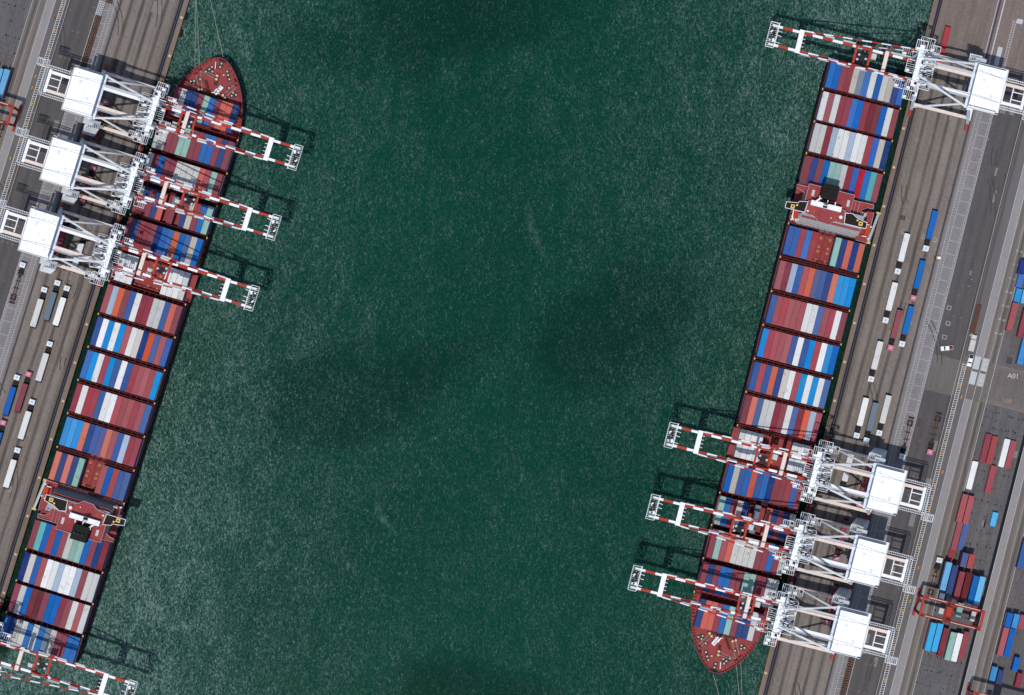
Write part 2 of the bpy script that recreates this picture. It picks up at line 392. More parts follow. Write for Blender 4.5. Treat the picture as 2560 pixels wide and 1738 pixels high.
def text_mesh(name, body, size, mat):
    cu = bpy.data.curves.new(name, 'FONT'); cu.body = body; cu.size = size; cu.align_x = 'CENTER'; cu.align_y = 'CENTER'; cu.extrude = 0.0; cu.offset = size * 0.012
    o = bpy.data.objects.new(name, cu); me = bpy.data.meshes.new_from_object(o); bpy.data.objects.remove(o)
    me.materials.clear(); me.materials.append(mat); return me

def build_ground(fr):
    mat0 = fr.at(0, 0)
    b = MB(); b.rng(0, 1500, LV0, LV1, -13, 0)
    tag(b.build('quay_apron', apron_m, None, fr.at(0, 0), fr.rot), kind='structure')
    sheet(fr, 'quay_coping', 0.0, 1.25, LV0, LV1, 0.02, coping_m)
    sheet(fr, 'duct_strip', 28.4, 36.4, LV0, LV1, 0.004, walk_m)
    sheet(fr, 'asphalt', 36.4, 49.2, LV0, LV1, 0.004, asphalt_m)
    sheet(fr, 'service_road', 49.2, 54.0, LV0, LV1, 0.004, road_m)
    sheet(fr, 'concrete_runway', 54.0, 57.3, LV0, LV1, 0.004, runway_m)
    sheet(fr, 'yard_lane', 57.3, 63.4, LV0, LV1, 0.004, lane_m)
    sheet(fr, 'container_yard', 63.4, 82.0, LV0, LV1, 0.004, yard_m)
    sheet(fr, 'drain', 82.0, 83.4, LV0, LV1, 0.004, kerbdark_m)
    sheet(fr, 'yard_runway', 83.4, 86.4, LV0, LV1, 0.004, runway_m)
    sheet(fr, 'yard_lane', 86.4, 92.4, LV0, LV1, 0.004, lane_m)
    sheet(fr, 'container_yard', 92.4, 130.0, LV0, LV1, 0.004, yard_m)
    sheet(fr, 'cross_road', 49.3, 130.0, -8.5, 9.0, 0.008, road_m if False else patch_m)
    sheet(fr, 'patched_pavement', 36.5, 49.2, -9.0, 6.5, 0.008, patch_m)
    sheet(fr, 'smooth_pavement', 3.2, 49.2, 131.0, LV1, 0.012, apronfar_m)
    # painted lines and hatching: one sheet of paint
    m = MB(); Z = 0.016
    def strip(x0, y0, x1, y1, w, mi=0):
        d = Vector((x1 - x0, y1 - y0)); n = Vector((-d.y, d.x)).normalized() * w / 2
        m.add([(x0 - n.x, y0 - n.y, Z), (x0 + n.x, y0 + n.y, Z), (x1 + n.x, y1 + n.y, Z), (x1 - n.x, y1 - n.y, Z)], [(3, 2, 1, 0)], mi)
    for x, w in ((48.4, 0.16), (54.05, 0.2), (57.4, 0.2), (60.3, 0.12), (63.3, 0.2), (83.45, 0.2), (86.5, 0.2), (89.4, 0.12), (92.5, 0.2)):
        strip(x, -190, x, 190, w)
    for x, w in ((29.5, 0.14), (31.3, 0.14), (36.2, 0.14), (35.3, 0.10)): strip(x, -190, x, 128, w)
    y = -189.0
    while y < 128:                       # hatched ladder along the duct covers
        strip(29.55, y, 31.25, y + 0.9, 0.11); y += 1.15
    y = -187.0
    while y < 128: strip(31.3, y, 35.2, y, 0.14); y += 5.76
    y = -189.0
    while y < 128: strip(35.75, y, 35.75, y + 0.8, 0.16); y += 1.6
    for k, x in enumerate((5.6, 11.4, 16.0, 20.6, 25.6)):   # faint orange no-stopping hatching between the truck lanes
        y = -189.0 + k
        while y < 128:
            strip(x - 1.3, y + 3.4, x + 1.3, y, 0.11, 1); y += 3.9
        strip(x - 1.35, -190, x - 1.35, 128, 0.08, 1)
    for (x, yy) in ((41.0, -46), (43.2, -46), (45.4, -46), (41.0, -54), (43.4, -54), (40.6, -112), (43, -112), (45.2, -112), (41, -128), (43, -128), (45, -128), (41, -140), (43.4, -140), (41, 24), (44, 24), (41, 33), (44, 38)):
        strip(x - 0.5, yy, x + 0.5, yy, 0.16, 1); strip(x, yy - 0.5, x, yy + 0.5, 0.16, 1)   # lane crosses
    for (x, yy) in ((39.4, 14.5), (39.4, 7.5 + 13), (38.8, -123.0), (38.2, 27.0)):
        for a, c in (((-.8, -.8), (.8, -.8)), ((.8, -.8), (.8, .8)), ((.8, .8), (-.8, .8)), ((-.8, .8), (-.8, -.8))): strip(x + a[0], yy + a[1], x + c[0], yy + c[1], 0.2)
    for (x, yy) in ((11.3, 53.5), (20.4, 53.5), (25.4, 53.5)):
        for a, c in (((-.5, -.9), (.5, -.9)), ((.5, -.9), (.5, .9)), ((.5, .9), (-.5, .9)), ((-.5, .9), (-.5, -.9))): strip(x + a[0], yy + a[1], x + c[0], yy + c[1], 0.16)
    for (x, yy, mi) in ((55.4, 7.3, 2), (58.9, 7.3, 0), (55.4, 0.7, 2), (58.9, 0.7, 0)):      # crossing blocks
        strip(x, yy - 2.75, x, yy + 2.75, 2.5, mi)
    for yy in (8.3, -7.8): strip(62, yy, 128, yy, 0.18, 1)
    for yy in (7.4, -6.9): strip(62, yy, 128, yy, 0.12, 1)
    if fr.side == 'right':
        Z = 0.024; strip(32.3, 131.5, 32.3, 139.5, 2.0, 2); strip(29.2, 131, 29.2, 160, 0.5, 2); strip(26.6, 131, 26.6, 160, 0.25, 2)
        strip(34.9, 131.2, 34.9, 152, 0.18, 2); strip(36.1, 131.2, 36.1, 152, 0.18, 2); strip(37.5, 151, 37.5, 153, 2.6, 2)
        y = 131.4
        while y < 152: strip(34.9, y, 36.1, y, .15, 2); y += 1.1
    tag(m.build('painted_markings', [paintw_m, painto_m, paintg_m], None, fr.at(0, 0), fr.rot), kind='structure')
    # patched repairs and curved tyre marks
    rp = MB(); rs = random.Random(5 if fr.side == 'right' else 9)
    for k in range(46):
        x = rs.choice([rs.uniform(6, 26), rs.uniform(37, 48), rs.uniform(64, 80)]); yy = rs.uniform(-170, 125)
        if -10 < yy < 10 and x > 30: continue
        wx, wy = rs.uniform(.7, 2.4), rs.uniform(1.2, 6); mi = rs.randrange(2)
        rp.add([(x, yy, .0062), (x + wx, yy, .0062), (x + wx, yy + wy, .0062), (x, yy + wy, .0062)], [(0, 1, 2, 3)], mi)
    for k in range(9):
        x0 = rs.uniform(38, 47) if k % 2 else rs.uniform(6, 24); y0 = rs.uniform(-165, 120); rr = rs.uniform(14, 40) * rs.choice((-1, 1)); a0 = rs.uniform(-.25, .25); L = rs.uniform(.35, .8)
        for off in (-.95, .95):
            pts = []
            for i in range(11):
                a = a0 + L * i / 10; q = rr + off; pts.append((x0 - rr + q * math.cos(a), y0 + q * math.sin(a)))
            for (ax_, ay_), (bx_, by_) in zip(pts, pts[1:]):
                d = Vector((bx_ - ax_, by_ - ay_)).normalized(); nx, ny = -d.y * .17, d.x * .17
                rp.add([(ax_ - nx, ay_ - ny, .0105), (ax_ + nx, ay_ + ny, .0105), (bx_ + nx, by_ + ny, .0105), (bx_ - nx, by_ - ny, .0105)], [(3, 2, 1, 0)] , 2)
    for kx in range(6):                                 # rubber and grease marks at the container feet
        x = 64.9 + 2.87 * kx
        for ky in range(26):
            yy = -168 + 6.25 * ky + rs.uniform(-.3, .3)
            for dx in (-.9, .9):
                if rs.random() < .62: w_, h_ = rs.uniform(.25, .6), rs.uniform(.4, 1.1); rp.add([(x + dx - w_ / 2, yy, .0135), (x + dx + w_ / 2, yy, .0135), (x + dx + w_ / 2, yy + h_, .0135), (x + dx - w_ / 2, yy + h_, .0135)], [(0, 1, 2, 3)], 3)
    tag(rp.build('pavement_repairs', [repa_m, repb_m, skid_m, slot_m], None, fr.at(0, 0), fr.rot), kind='structure')
    # crane rails in their slots
    r = MB()
    for x in (2.85, 27.4):
        hw = 0.75 if x < 5 else 0.3; r.rng(x - hw, x + hw, -190, 190, 0.001, 0.022, 1); r.rng(x - 0.06, x + 0.06, -190, 190, 0.022, 0.06, 0)
    tag(r.build('crane_rails', [rail_m, slot_m], None, fr.at(0, 0), fr.rot), kind='structure')
    # lettering on the paving
    def letters(body, u, v, size, rz, mat=paintw_m):
        p = fr.at(u, v, 1, 0.022)
        if not in_view(p, 0): return
        o = bpy.data.objects.new('painted_number', text_mesh('painted_number', body, size, mat)); COL.objects.link(o)
        o.location = p; o.rotation_euler = (0, 0, fr.rot + rz); tag(o, kind='structure')
    letters('A01', 71.7, 5.6, 2.9, 0.13); letters('B01', 71.6, -5.2, 2.7, math.pi + 0.05, painto_m)
    for k, nm in enumerate(('13', '12', '11', '09', '07', '05', '03')):
        for du in (0, 1.9): letters(nm, 60.2 + du, 57.5 - k * 6.0, 1.15, 0)
for fr in (FR, FL): build_ground(fr)

# ------------------------------------------------------------------ containers
def container_mesh(L, name):
    b = MB(); W, Hh = 2.44, 2.59
    b.rng(-W / 2 + 0.03, W / 2 - 0.03, -L / 2 + 0.03, L / 2 - 0.03, 0.1, Hh - 0.05, 0)
    for sx in (-1, 1):                                   # rails, posts
        b.rng(sx * W / 2, sx * (W / 2 - 0.1), -L / 2 + 0.18, L / 2 - 0.18, Hh - 0.14, Hh - 0.012, 0)
        b.rng(sx * W / 2, sx * (W / 2 - 0.12), -L / 2 + 0.18, L / 2 - 0.18, 0, 0.16, 0)
        for sy in (-1, 1):
            b.rng(sx * W / 2, sx * (W / 2 - 0.16), sy * L / 2, sy * (L / 2 - 0.17), 0.12, Hh - 0.12, 0)
            b.rng(sx * W / 2, sx * (W / 2 - 0.17), sy * (L / 2), sy * (L / 2 - 0.18), Hh - 0.12, Hh, 1)
            b.rng(sx * W / 2, sx * (W / 2 - 0.17), sy * (L / 2), sy * (L / 2 - 0.18), 0, 0.12, 1)
    for sy in (-1, 1):
        b.rng(-W / 2 + 0.17, W / 2 - 0.17, sy * L / 2, sy * (L / 2 - 0.1), Hh - 0.13, Hh - 0.015, 0)
    for x in (-0.8, -0.35, 0.35, 0.8): b.tube((x, -L / 2, 0.2), (x, -L / 2, Hh - 0.2), 0.03, 5, 1)
    return b.mesh(name, [CLIST[0], casting_m])
ME40 = container_mesh(12.12, 'shipping_container'); ME20 = container_mesh(6.0, 'shipping_container')
def container(loc, rz, col, label, short=False, group='shipping containers'):
    o = bpy.data.objects.new('shipping_container', ME20 if short else ME40); COL.objects.link(o)
    o.location = loc; o.rotation_euler = (0, 0, rz)
    o.material_slots[0].link = 'OBJECT'; o.material_slots[0].material = CM[col]
    return tag(o, label, 'container', group)
LOW = MB()     # the tiers under the top ones, and the small ones beyond the nearest three hundred
def low_box(loc, rz, L, col, n=1):
    LOW.box((loc[0], loc[1], loc[2] + 1.29), (2.40, L - 0.06, 2.55), CIDX[col], rz)

# ------------------------------------------------------------------ the two container ships
FS = 1 - 18 / H            # container tops stand 18 m above the quay
KS = FS / PXM
UC = -113.5
BAYS = [  # aft end, fore end (photo pixels along the quay), deck load, tiers, colours from sea to quay, words
 (692, 619, 4, 'BBMMEQBGBGENB', "at the very stern of {s} ship"),
 (609, 534, 4, 'GRGMMBBMDDBGM', "second row from the stern of {s} ship"),
 (526, 454, 4, 'GGMLWWLWWRBEN', "third row from the stern of {s} ship"),
 (442, 369, 4, 'MNMBTTGMBFBKM', "row just behind the funnel of {s} ship"),
 (262, 188, 4, 'SSRBR...TNONO', "first row ahead of the bridge, {s} ship"),
 (172, 99, 4, 'RMLSROPSNOCCC', "second row ahead of the bridge, {s} ship"),
 (84, 12, 4, 'SRRRRRWWSRRWM', "third row ahead of the bridge, {s} ship"),
 (-3, -75, 4, 'CRRRRSWSCRWCB', "fourth row ahead of the bridge, {s} ship"),
 (-90, -162, 4, 'SRSONEWRCWCWS', "fifth row ahead of the bridge, {s} ship"),
 (-175, -248, 4, 'MOSGGMMWSMOLR', "sixth row ahead of the bridge, {s} ship"),
 (-262, -333, 3, '.GWWW.....WWW.', None),
 (-351, -423, 4, 'BESBOSBNMMRSM', "row behind the low mixed row, {s} ship"),
 (-437, -508, 3, 'TBMEN.Q.ONMNG', None),
 (-521, -593, 4, 'MTROGGGGMMBMG', None),
 (-607, -679, 3, 'MNMBBMMTTMMGG', None),
 (-698, -771, 3, 'NOOMBTMNNGM', None),
]
ORD = ['first', 'second', 'third', 'fourth', 'fifth', 'sixth', 'seventh', 'eighth']
DECKZ = 7.4
PITCH = 15.05 * KS
def S(u, v): return ((u - UC) * KS, v * KS)
def hull_outline():
    right = [(700, 100), (660, 103), (500, 104), (0, 104), (-560, 104), (-630, 103), (-690, 101), (-740, 95), (-768, 88), (-799, 76.5), (-827, 60), (-846, 45), (-860, 31), (-869, 19), (-874, 7)]
    pts = [(hw * KS, v * KS) for v, hw in right] + [(-hw * KS, v * KS) for v, hw in right[::-1]]
    return pts
def build_ship():
    root = empty('container_ship')
    OUT = hull_outline(); n = len(OUT)
    def ring(sx, z, bow):     # bow rake and stern tuck grow towards the water
        r = []
        for x, y in OUT:
            fx = sx; yy = y
            if y < -112: fx = sx * (1 - bow * 0.55 * min(1, (-112 - y) / 34)); yy = y + bow * 0.16 * (-112 - y)
            if y > 108: yy = y - bow * 3.5 * (y - 108) / 10
            r.append((x * fx, yy, z))
        return r
    # hull: rings from below the water to the deck edge
    hb = MB(); rings = [ring(0.93, -12, 1.2), ring(0.985, -3.4, 1.0), ring(0.985, -1.6, 0.9), ring(1.0, 2.5, 0.45), ring(1.0, 6.4, 0.0)]
    for j, (r0, r1) in enumerate(zip(rings, rings[1:])):
        hb.add(r0 + r1, [(i, (i + 1) % n, n + (i + 1) % n, n + i)[::-1] for i in range(n)], 1 if j < 2 else 0)
    hb.build('hull', [hull_m, boot_m], root)
    db = MB(); inset = [(x * (0.992 if y < -112 else 0.95), y * 0.9985 if y < 0 else y * 0.997) for x, y in OUT]
    ht = rings[-1]; hb2 = MB(); hb2.add([(x * .9915, y * .9985 if y < 0 else y * .997, 6.4) for x, y, z in ht], [tuple(range(n))]); hb2.build('sheer_strake', [hull_m], root)
    db.prism(inset, 5.2, 6.415, 0); db.build('deck', deck_m, root)
    # bulwark round the bow with its stays
    bw = MB(); fore = [p for p in OUT if p[1] < -113]
    for a, c in zip(fore, fore[1:]):
        p0 = Vector((a[0], a[1], 6.42)); p1 = Vector((c[0], c[1], 6.42))
        i0 = Vector((a[0] * 0.985, a[1] + 0.25, 6.42)); i1 = Vector((c[0] * 0.985, c[1] + 0.25, 6.42)); up = Vector((0, 0, 1.5))
        bw.add([p0, p1, p1 + up, p0 + up, i0, i1, i1 + up, i0 + up], [(0, 1, 2, 3), (5, 4, 7, 6), (3, 2, 6, 7)], 0)
        m = max(1, int((p1 - p0).length / 1.3)); inn = (i0 - p0).normalized()
        for k in range(m):
            q = i0.lerp(i1, (k + 0.5) / m); c_ = Vector((-q.x, -q.y - 118, 0)).normalized()
            bw.bar(q + up * 0.9, q + c_ * 1.3 + Vector((0, 0, 0.1)), 0.14, 0.3, 1)
    bw.build('bulwark', [deck_m, deckd_m], root)
    # hatch covers under every bay, and lashing bridges with yellow ends between them
    for i, (a, f, tiers, cols, lab) in enumerate(BAYS):
        w = (len(cols) * 15.05 / 2) * KS
        hc = MB(); hc.rng(-w, w, f * KS, a * KS, 6.42, DECKZ, 0)
        for q in (-0.5, 0, 0.5): hc.rng(w * q - 0.1, w * q + 0.1, f * KS + 0.1, a * KS - 0.1, DECKZ, DECKZ + 0.12, 1)
        free = [k for k, ch in enumerate(cols) if ch == '.']
        if i in (4, 10):
            for k in ((5.55, 7.15) if i == 4 else (5.6, 7.2)):
                x = -w + (k + 0.5) * PITCH - 0.4
                for t in (0.12, 0.42, 0.58, 0.88):
                    y = (f + (a - f) * t) * KS
                    for e in range(8):
                        p = math.pi * e / 4; q = math.pi * (e + 1) / 4
                        hc.bar((x + .42 * math.cos(p), y + .42 * math.sin(p), DECKZ + 7.5 if False else DECKZ + .1), (x + .42 * math.cos(q), y + .42 * math.sin(q), DECKZ + .1), .16, .1, 2)
        hc.build('hatch_cover', [deck_m, deckd_m, yellow_m], root)
    gaps = [(614, 16.2), (530, 16.2), (448, 16.2), (267, 15.5), (180, 17.0), (91.5, 17.0), (4.5, 17.0), (-82.5, 17.0), (-168.5, 17.0), (-255, 15.6), (-342, 13.0), (-430, 12.0), (-514, 12.0), (-600, 12.0), (-688, 9.5)]
    for v, top in gaps:
        y = v * KS; lb = MB(); z = top - 1.0
        for dy in (-0.62, 0.62):
            lb.rng(-16.6, 16.6, y + dy - 0.13, y + dy + 0.13, z, z + 0.4, 0)
            for x in [-16.3 + 2.508 * k for k in range(14)]: lb.rng(x - 0.12, x + 0.12, y + dy - 0.12, y + dy + 0.12, 6.42, z, 0)
        lb.rng(-16.5, 16.5, y - 0.46, y + 0.46, z - 3.1, z - 3.0, 1)
        for x in [-16.3 + 2.508 * k for k in range(14)]: lb.rng(x - 0.1, x + 0.1, y - 0.46, y + 0.46, z + 0.05, z + 0.3, 0)
        for sx in (-1, 1): lb.rng(sx * 16.62, sx * 17.0, y - 0.4, y + 0.4, z - 0.6, z + 0.45, 2)
        lb.build('lashing_bridge', [deckd_m, deckd_m, yellow_m], root)
    # ---- accommodation block (y grows towards the stern)
    ab = MB(); wide = 13.4
    ab.rng(-16.3, 16.6, 44.9, 46.4, 6.42, 11.0, 0)
    ab.rng(-wide, 6.2, 54.5, 61.6, 6.42, 24.0, 0)                     # engine casing
    ab.rng(-wide, wide - 1.2, 49.6, 54.5, 6.42, 26.6, 0)
    for k in range(6):                                                # tiered front, each deck a step forward
        z1 = 26.4 - 2.7 * k; y0 = 49.6 - 0.62 * k - 0.6
        ab.rng(-wide - 0.2 * k, wide - 1.2 + 0.12 * k, y0, 49.6, z1 - 2.7, z1, 0)
        ab.rng(-wide - 0.2 * k, wide - 1.2 + 0.12 * k, y0 - 0.12, y0, z1 - 2.7, z1 - 2.45, 0)
    ab.build('superstructure', [facade_m], root)
    for k in range(6):
        wd = MB()
        z1 = 26.4 - 2.7 * k; y0 = 49.6 - 0.62 * k - 0.6; x = -wide + 0.6
        while x < wide - 2.4: wd.rng(x, x + 1.75, y0 - 0.02, y0 + 0.05, z1 - 1.6, z1 - 0.7); wd.rng(x + 0.85, x + 1.9, y0 - 0.03, y0 + 0.05, z1 - 1.65, z1 - 0.65, 1); x += 1.9
        wd.build('window_row', [glass_m, facade_m], root)
    mk = [(-12.0, 55.1), (3.7, 54.8), (4.6, 49.4), (0.3, 49.4), (-1.6, 47.5), (-6.2, 47.8), (-8.1, 49.4), (-12.2, 49.9)]
    for poly, z in ((mk, 26.62), ([(-wide - .1, 54.6), (6.3, 54.6), (6.3, 62.3), (-wide - .1, 62.3)], 24.01), ([(-17.9, 60.9), (-13.2, 61.1), (-13.9, 58.3), (-15.5, 59.1), (-17.8, 59.6)], 20.0),
                    ([(6.3, 60.4), (15.4, 60.4), (15.6, 58.7), (13.1, 58.7), (11.0, 57.3), (10.6, 52.0), (6.3, 54.3)], 20.0), ([(10.7, 57.0), (16.7, 57.9), (17.0, 44.6), (11.9, 44.6), (12.2, 52.0)], 15.0),
                    ([(-16.5, 48.6), (-13.6, 48.6), (-13.6, 44.8), (-16.3, 44.8)], 11.02), ([(-13, 48), (12, 48), (12, 48.9), (-13, 48.9)], 23.71)):
        dk = MB(); dk.prism(poly, z, z + 0.35, 0); dk.build('red_deck', [deck_m], root)
    rl = MB()
    rl.rail([(x, y, 27.1) for x, y in mk], 1.1, 0.10, 0, 1.5, True)
    rl.rail([(-13.2, 62.2, 24.4), (6.2, 62.2, 24.4), (6.2, 54.7, 24.4)], 1.1, 0.10); rl.rail([(-13.2, 62.2, 24.4), (-13.2, 54.7, 24.4)], 1.1, 0.10)
    rl.rail([(-17.9, 60.9, 20.35), (-13.2, 61.1, 20.35)], 1.1, 0.10); rl.rail([(-17.8, 59.6, 20.35), (-15.5, 59.1, 20.35), (-13.9, 58.3, 20.35)], 1.1, 0.10)
    rl.rail([(6.5, 60.3, 20.35), (15.4, 60.4, 20.35), (15.6, 58.7, 20.35), (13.1, 58.7, 20.35), (11.0, 57.3, 20.35), (10.6, 52.5, 20.35)], 1.1, 0.10)
    rl.rail([(7.8, 60.2, 20.35), (7.8, 54.6, 20.35)], 1.1, 0.09); rl.rail([(9.4, 60.2, 20.35), (9.4, 53.5, 20.35)], 1.1, 0.09)
    rl.rail([(16.6, 57.8, 15.3), (17.0, 44.7, 15.3), (12.2, 44.7, 15.3)], 1.1, 0.10); rl.rail([(13.9, 57.2, 15.3), (13.4, 52.5, 15.3)], 1.1, 0.09)
    rl.rail([(-16.4, 48.5, 11.3), (-16.2, 44.9, 11.3), (16.5, 44.9, 11.0)], 1.1, 0.10)
    rl.rng(-11.3, -10.1, 57.5, 60.2, 24.4, 24.9); rl.rng(3.9, 5.1, 56.8, 59.6, 24.4, 24.9)
    rl.build('railing', [railp_m], root)
    hat = MB(); hat.rng(-11.0, -10.4, 57.8, 59.9, 24.91, 24.96); hat.rng(4.2, 4.8, 57.1, 59.3, 24.91, 24.96)
    for x in (11.4, 12.6): hat.bar((x, 52.5, 15.5), (x + 0.5, 56.5, 19.5), 0.9, 0.15)
    hat.build('stair', [grate_m], root)
    for nm, poly in (('l', [(-20.8, 52.4), (-15.8, 53.2), (-15.6, 53.9), (-12.1, 54.6), (-12.5, 50.0), (-20.7, 49.9)]), ('r', [(4.2, 53.8), (6.9, 54.4), (9.7, 53.0), (13.9, 52.1), (13.9, 49.6), (4.7, 49.5)])):
        w = MB(); w.prism(poly, 24.4, 26.8, 0, 1); w.rail([(x, y, 26.8) for x, y in poly], 0.9, 0.18, 0, 1.5, True)
        ws = w.build('bridge_wing', [white_m, wing_m], root)
        sx = -17.7 if nm == 'l' else 11.4; y = MB(); y.rng(sx - 0.85, sx + 0.85, 50.3, 52.0, 26.82, 27.1, 0); y.rng(sx - 0.35, sx + 0.35, 50.9, 51.5, 27.11, 27.2, 1)
        y.tube((sx + 1.6 * (1 if nm == 'l' else -1), 52.2, 26.82), (sx + 1.6 * (1 if nm == 'l' else -1), 52.2, 27.2), 0.45, 10, 0)
        y.build('deck_locker', [yellow_m, dark_m], ws)
    fn = MB(); fn.rng(-8.0, -1.2, 57.2, 63.6, 24.0, 33.0, 0)
    fn.build('funnel', [black_m], root)
    for x in (-6.2, -4.4, -2.8):
        ex = MB(); ex.tube((x, 60.5, 33.02), (x, 60.8, 34.6), 0.55, 10, 0); ex.build('exhaust_pipe', [dark_m], root)
    rb = MB(); rb.rng(-11.0, 1.9, 53.5, 55.6, 27.12, 30.4, 0)
    rb.bar((-10.0, 54.5, 30.6), (-7.0, 57.8, 31.5), 0.6); rb.bar((-8.0, 56.0, 30.6), (-8.2, 58, 30.8), 0.3); rb.bar((-4.5, 55.6, 30), (-4.3, 57.1, 30), 0.4); rb.bar((-1, 55.6, 30), (-1.2, 57.1, 30), 0.4)
    rb.build('radar_house', [white_m], root)
    ms = MB(); ms.tube((-5.0, 54.4, 30.4), (-5.0, 54.4, 39), 0.3, 8, 0, 0.15); ms.bar((-6.6, 54.4, 36), (-3.4, 54.4, 36), 0.3, 0.2, 0); ms.bar((-5.9, 53.4, 34.5), (-4.1, 55.4, 34.5), 0.35, 0.3, 1)
    ms.rng(-5.9, -4.1, 53.6, 55.2, 31, 31.6, 1)
    ms.build('radar_mast', [white_m, dark_m], root)
    for x, y, r in ((2.6, 51.7, 0.85), (-11.3, 50.9, 0.5), (-1.2, 50.4, 0.3)):
        d = MB(); d.tube((x, y, 27.12), (x, y, 27.6), 0.2); d.sphere((x, y, 27.5 + r), r); d.build('radar_dome', [white_m], root)
    rg = MB()
    for x, y in ((2.0, 51.6), (-10.4, 51.2)):
        for e in range(16):
            p, q = math.pi * e / 8, math.pi * (e + 1) / 8
            rg.bar((x + 1.9 * math.cos(p), y + 1.9 * math.sin(p), 27.14), (x + 1.9 * math.cos(q), y + 1.9 * math.sin(q), 27.14), 0.12, 0.04)
        for e in range(3): rg.bar((x - 1.9 * math.cos(e * 1.05), y - 1.9 * math.sin(e * 1.05), 27.14), (x + 1.9 * math.cos(e * 1.05), y + 1.9 * math.sin(e * 1.05), 27.14), 0.08, 0.04)
    rg.build('landing_circle', [paint('orange deck line', alb(214, 110, 70))], root)
    # lifeboats in davits on both sides
    for sx, x in ((1, 15.6), (-1, -14.9)):
        lb = MB(); L = 3.1; n = 12; prof = []
        for j in range(n + 1):
            t = j / n; w = max(0.06, 1.05 * (1 - abs(2 * t - 1) ** 3.2)); y = 49.4 - L + 2 * L * t
            prof.append([(x - w * 0.6, y, 15.9), (x - w, y, 16.9), (x - w * 0.75, y, 17.8), (x, y, 18.2), (x + w * 0.75, y, 17.8), (x + w, y, 16.9), (x + w * 0.6, y, 15.9)])
        for a, c in zip(prof, prof[1:]): lb.add(a + c, [(i, (i + 1) % 7, 7 + (i + 1) % 7, 7 + i) for i in range(7)])
        lb.add(prof[0], [tuple(range(7))]); lb.add(prof[-1], [tuple(range(6, -1, -1))])
        lb.rng(x - 0.45, x + 0.45, 50.3, 51.6, 18.0, 18.7)
        bo = lb.build('lifeboat', [orange_m], root)
        dv = MB()
        for y in (46.9, 52.0): dv.bar((x - 1.6 * sx, y, 15.3), (x - 1.5 * sx, y, 18.6), 0.3); dv.bar((x - 1.5 * sx, y, 18.6), (x + 0.2 * sx, y, 19.0), 0.3); dv.sphere((x + 1.3 * sx, y - 0.4, 15.9), 0.45)
        if sx < 0: dv.rng(x - 1.4, x + 1.6, 46.4, 52.4, 15.0, 15.3)
        dv.build('davit', [white_m], root)
    # ---- forecastle gear
    for name, poly in (('a', [(-10.9, -132.6), (-9.2, -131.5), (-7.9, -131.9), (-7.8, -133.2), (-9.3, -134.9), (-10.8, -134.2)]), ('c', [(-6.6, -138.0), (-5.2, -137.6), (-2.9, -142.0), (-4.6, -142.7)]), ('d', [(-1.3, -141.9), (0.5, -141.6), (0.2, -145.0), (-1.5, -144.7)]),
                       ('e', [(1.4, -139.0), (5.6, -138.0), (5.6, -139.6), (3.1, -142.6), (1.9, -141.0)]), ('g', [(7.2, -131.6), (9.0, -131.6), (10.6, -132.6), (9.9, -134.1), (7.4, -134.6)])):
        p = MB(); p.prism(poly, 6.43, 6.47); p.build('mooring_pad', [pad_m], root)
    for x, y in ((-6.5, -135.1), (6.1, -135.1)):
        p = MB(); p.tube((x, y, 6.43), (x, y, 6.47), 1.1, 14); p.build('mooring_pad', [pad_m], root)
    for x, y in [(-8.7, -132.4), (-10.3, -133.3), (-8.9, -133.8), (-6.6, -135.2), (-5.7, -138.7), (-4.7, -140.3), (-3.9, -141.6), (-2.9, -139.7), (-0.5, -142.5), (-0.6, -144.1), (2.1, -139.7), (4.8, -138.8), (3.6, -140.3), (2.9, -141.5), (6.1, -135.1), (8.1, -132.3), (8.3, -133.7), (9.6, -133.0)]:
        p = MB(); p.tube((x, y, 6.47), (x, y, 7.1), 0.27, 8); p.tube((x, y, 7.1), (x, y, 7.3), 0.38, 8); p.build('deck_bollard', [cream_m], root)
    for x, y, a in ((-6.2, -130.6, .3), (-5.1, -131.5, .3), (4.1, -131.4, -.3), (5.3, -130.7, -.3), (-0.5, -137.1, 1.4), (-0.4, -138.6, 1.4)):
        p = MB(); dx, dy = math.cos(a), math.sin(a)
        p.tube((x - dx * .5, y - dy * .5, 7.3), (x + dx * .5, y + dy * .5, 7.3), 0.62, 10, 0)
        for k in (-0.65, 0.65): p.tube((x + dx * k, y + dy * k, 7.3), (x + dx * (k + .12), y + dy * (k + .12), 7.3), 0.9, 12, 1)
        p.rng(x - 0.5, x + 0.5, y + 0.7, y + 1.6, 6.42, 7.6, 1)
        p.build('winch', [cream_m, rust_m], root)
    bk = MB()
    for k in range(44):
        x = -7 + 14 * random.random(); y = -129.2 - 1.3 * random.random() + abs(x) * 0.0
        bk.rng(x - .4, x + .4, y - .4, y + .4, 6.42, 6.9 + random.random() * 1.2, k % 2)
    bk.build('windlass', [rust_m, deckd_m], root); bk = MB()
    for k in range(9):
        t = k / 8; x, y = 0.9 + 2.6 * t, -131.3 - 3.9 * t; bk.box((x, y, 6.9), (.55, .7, .8), k % 2, .6); bk.box((x + .7, y + .15, 6.7), (.4, .5, .5), 0, .4)
    bk.build('windlass', [rust_m, deckd_m], root); bk = MB()
    for k in range(5): bk.box((-0.6, -134.8 - 0.55 * k, 7.0), (1.3, .42, .9), k % 2, .1)
    bk.build('windlass', [rust_m, deckd_m], root)
    br = MB(); br.rng(-7.6, 7.8, -129.35, -129.05, 6.42, 9.6); br.build('breakwater', [deckd_m], root)
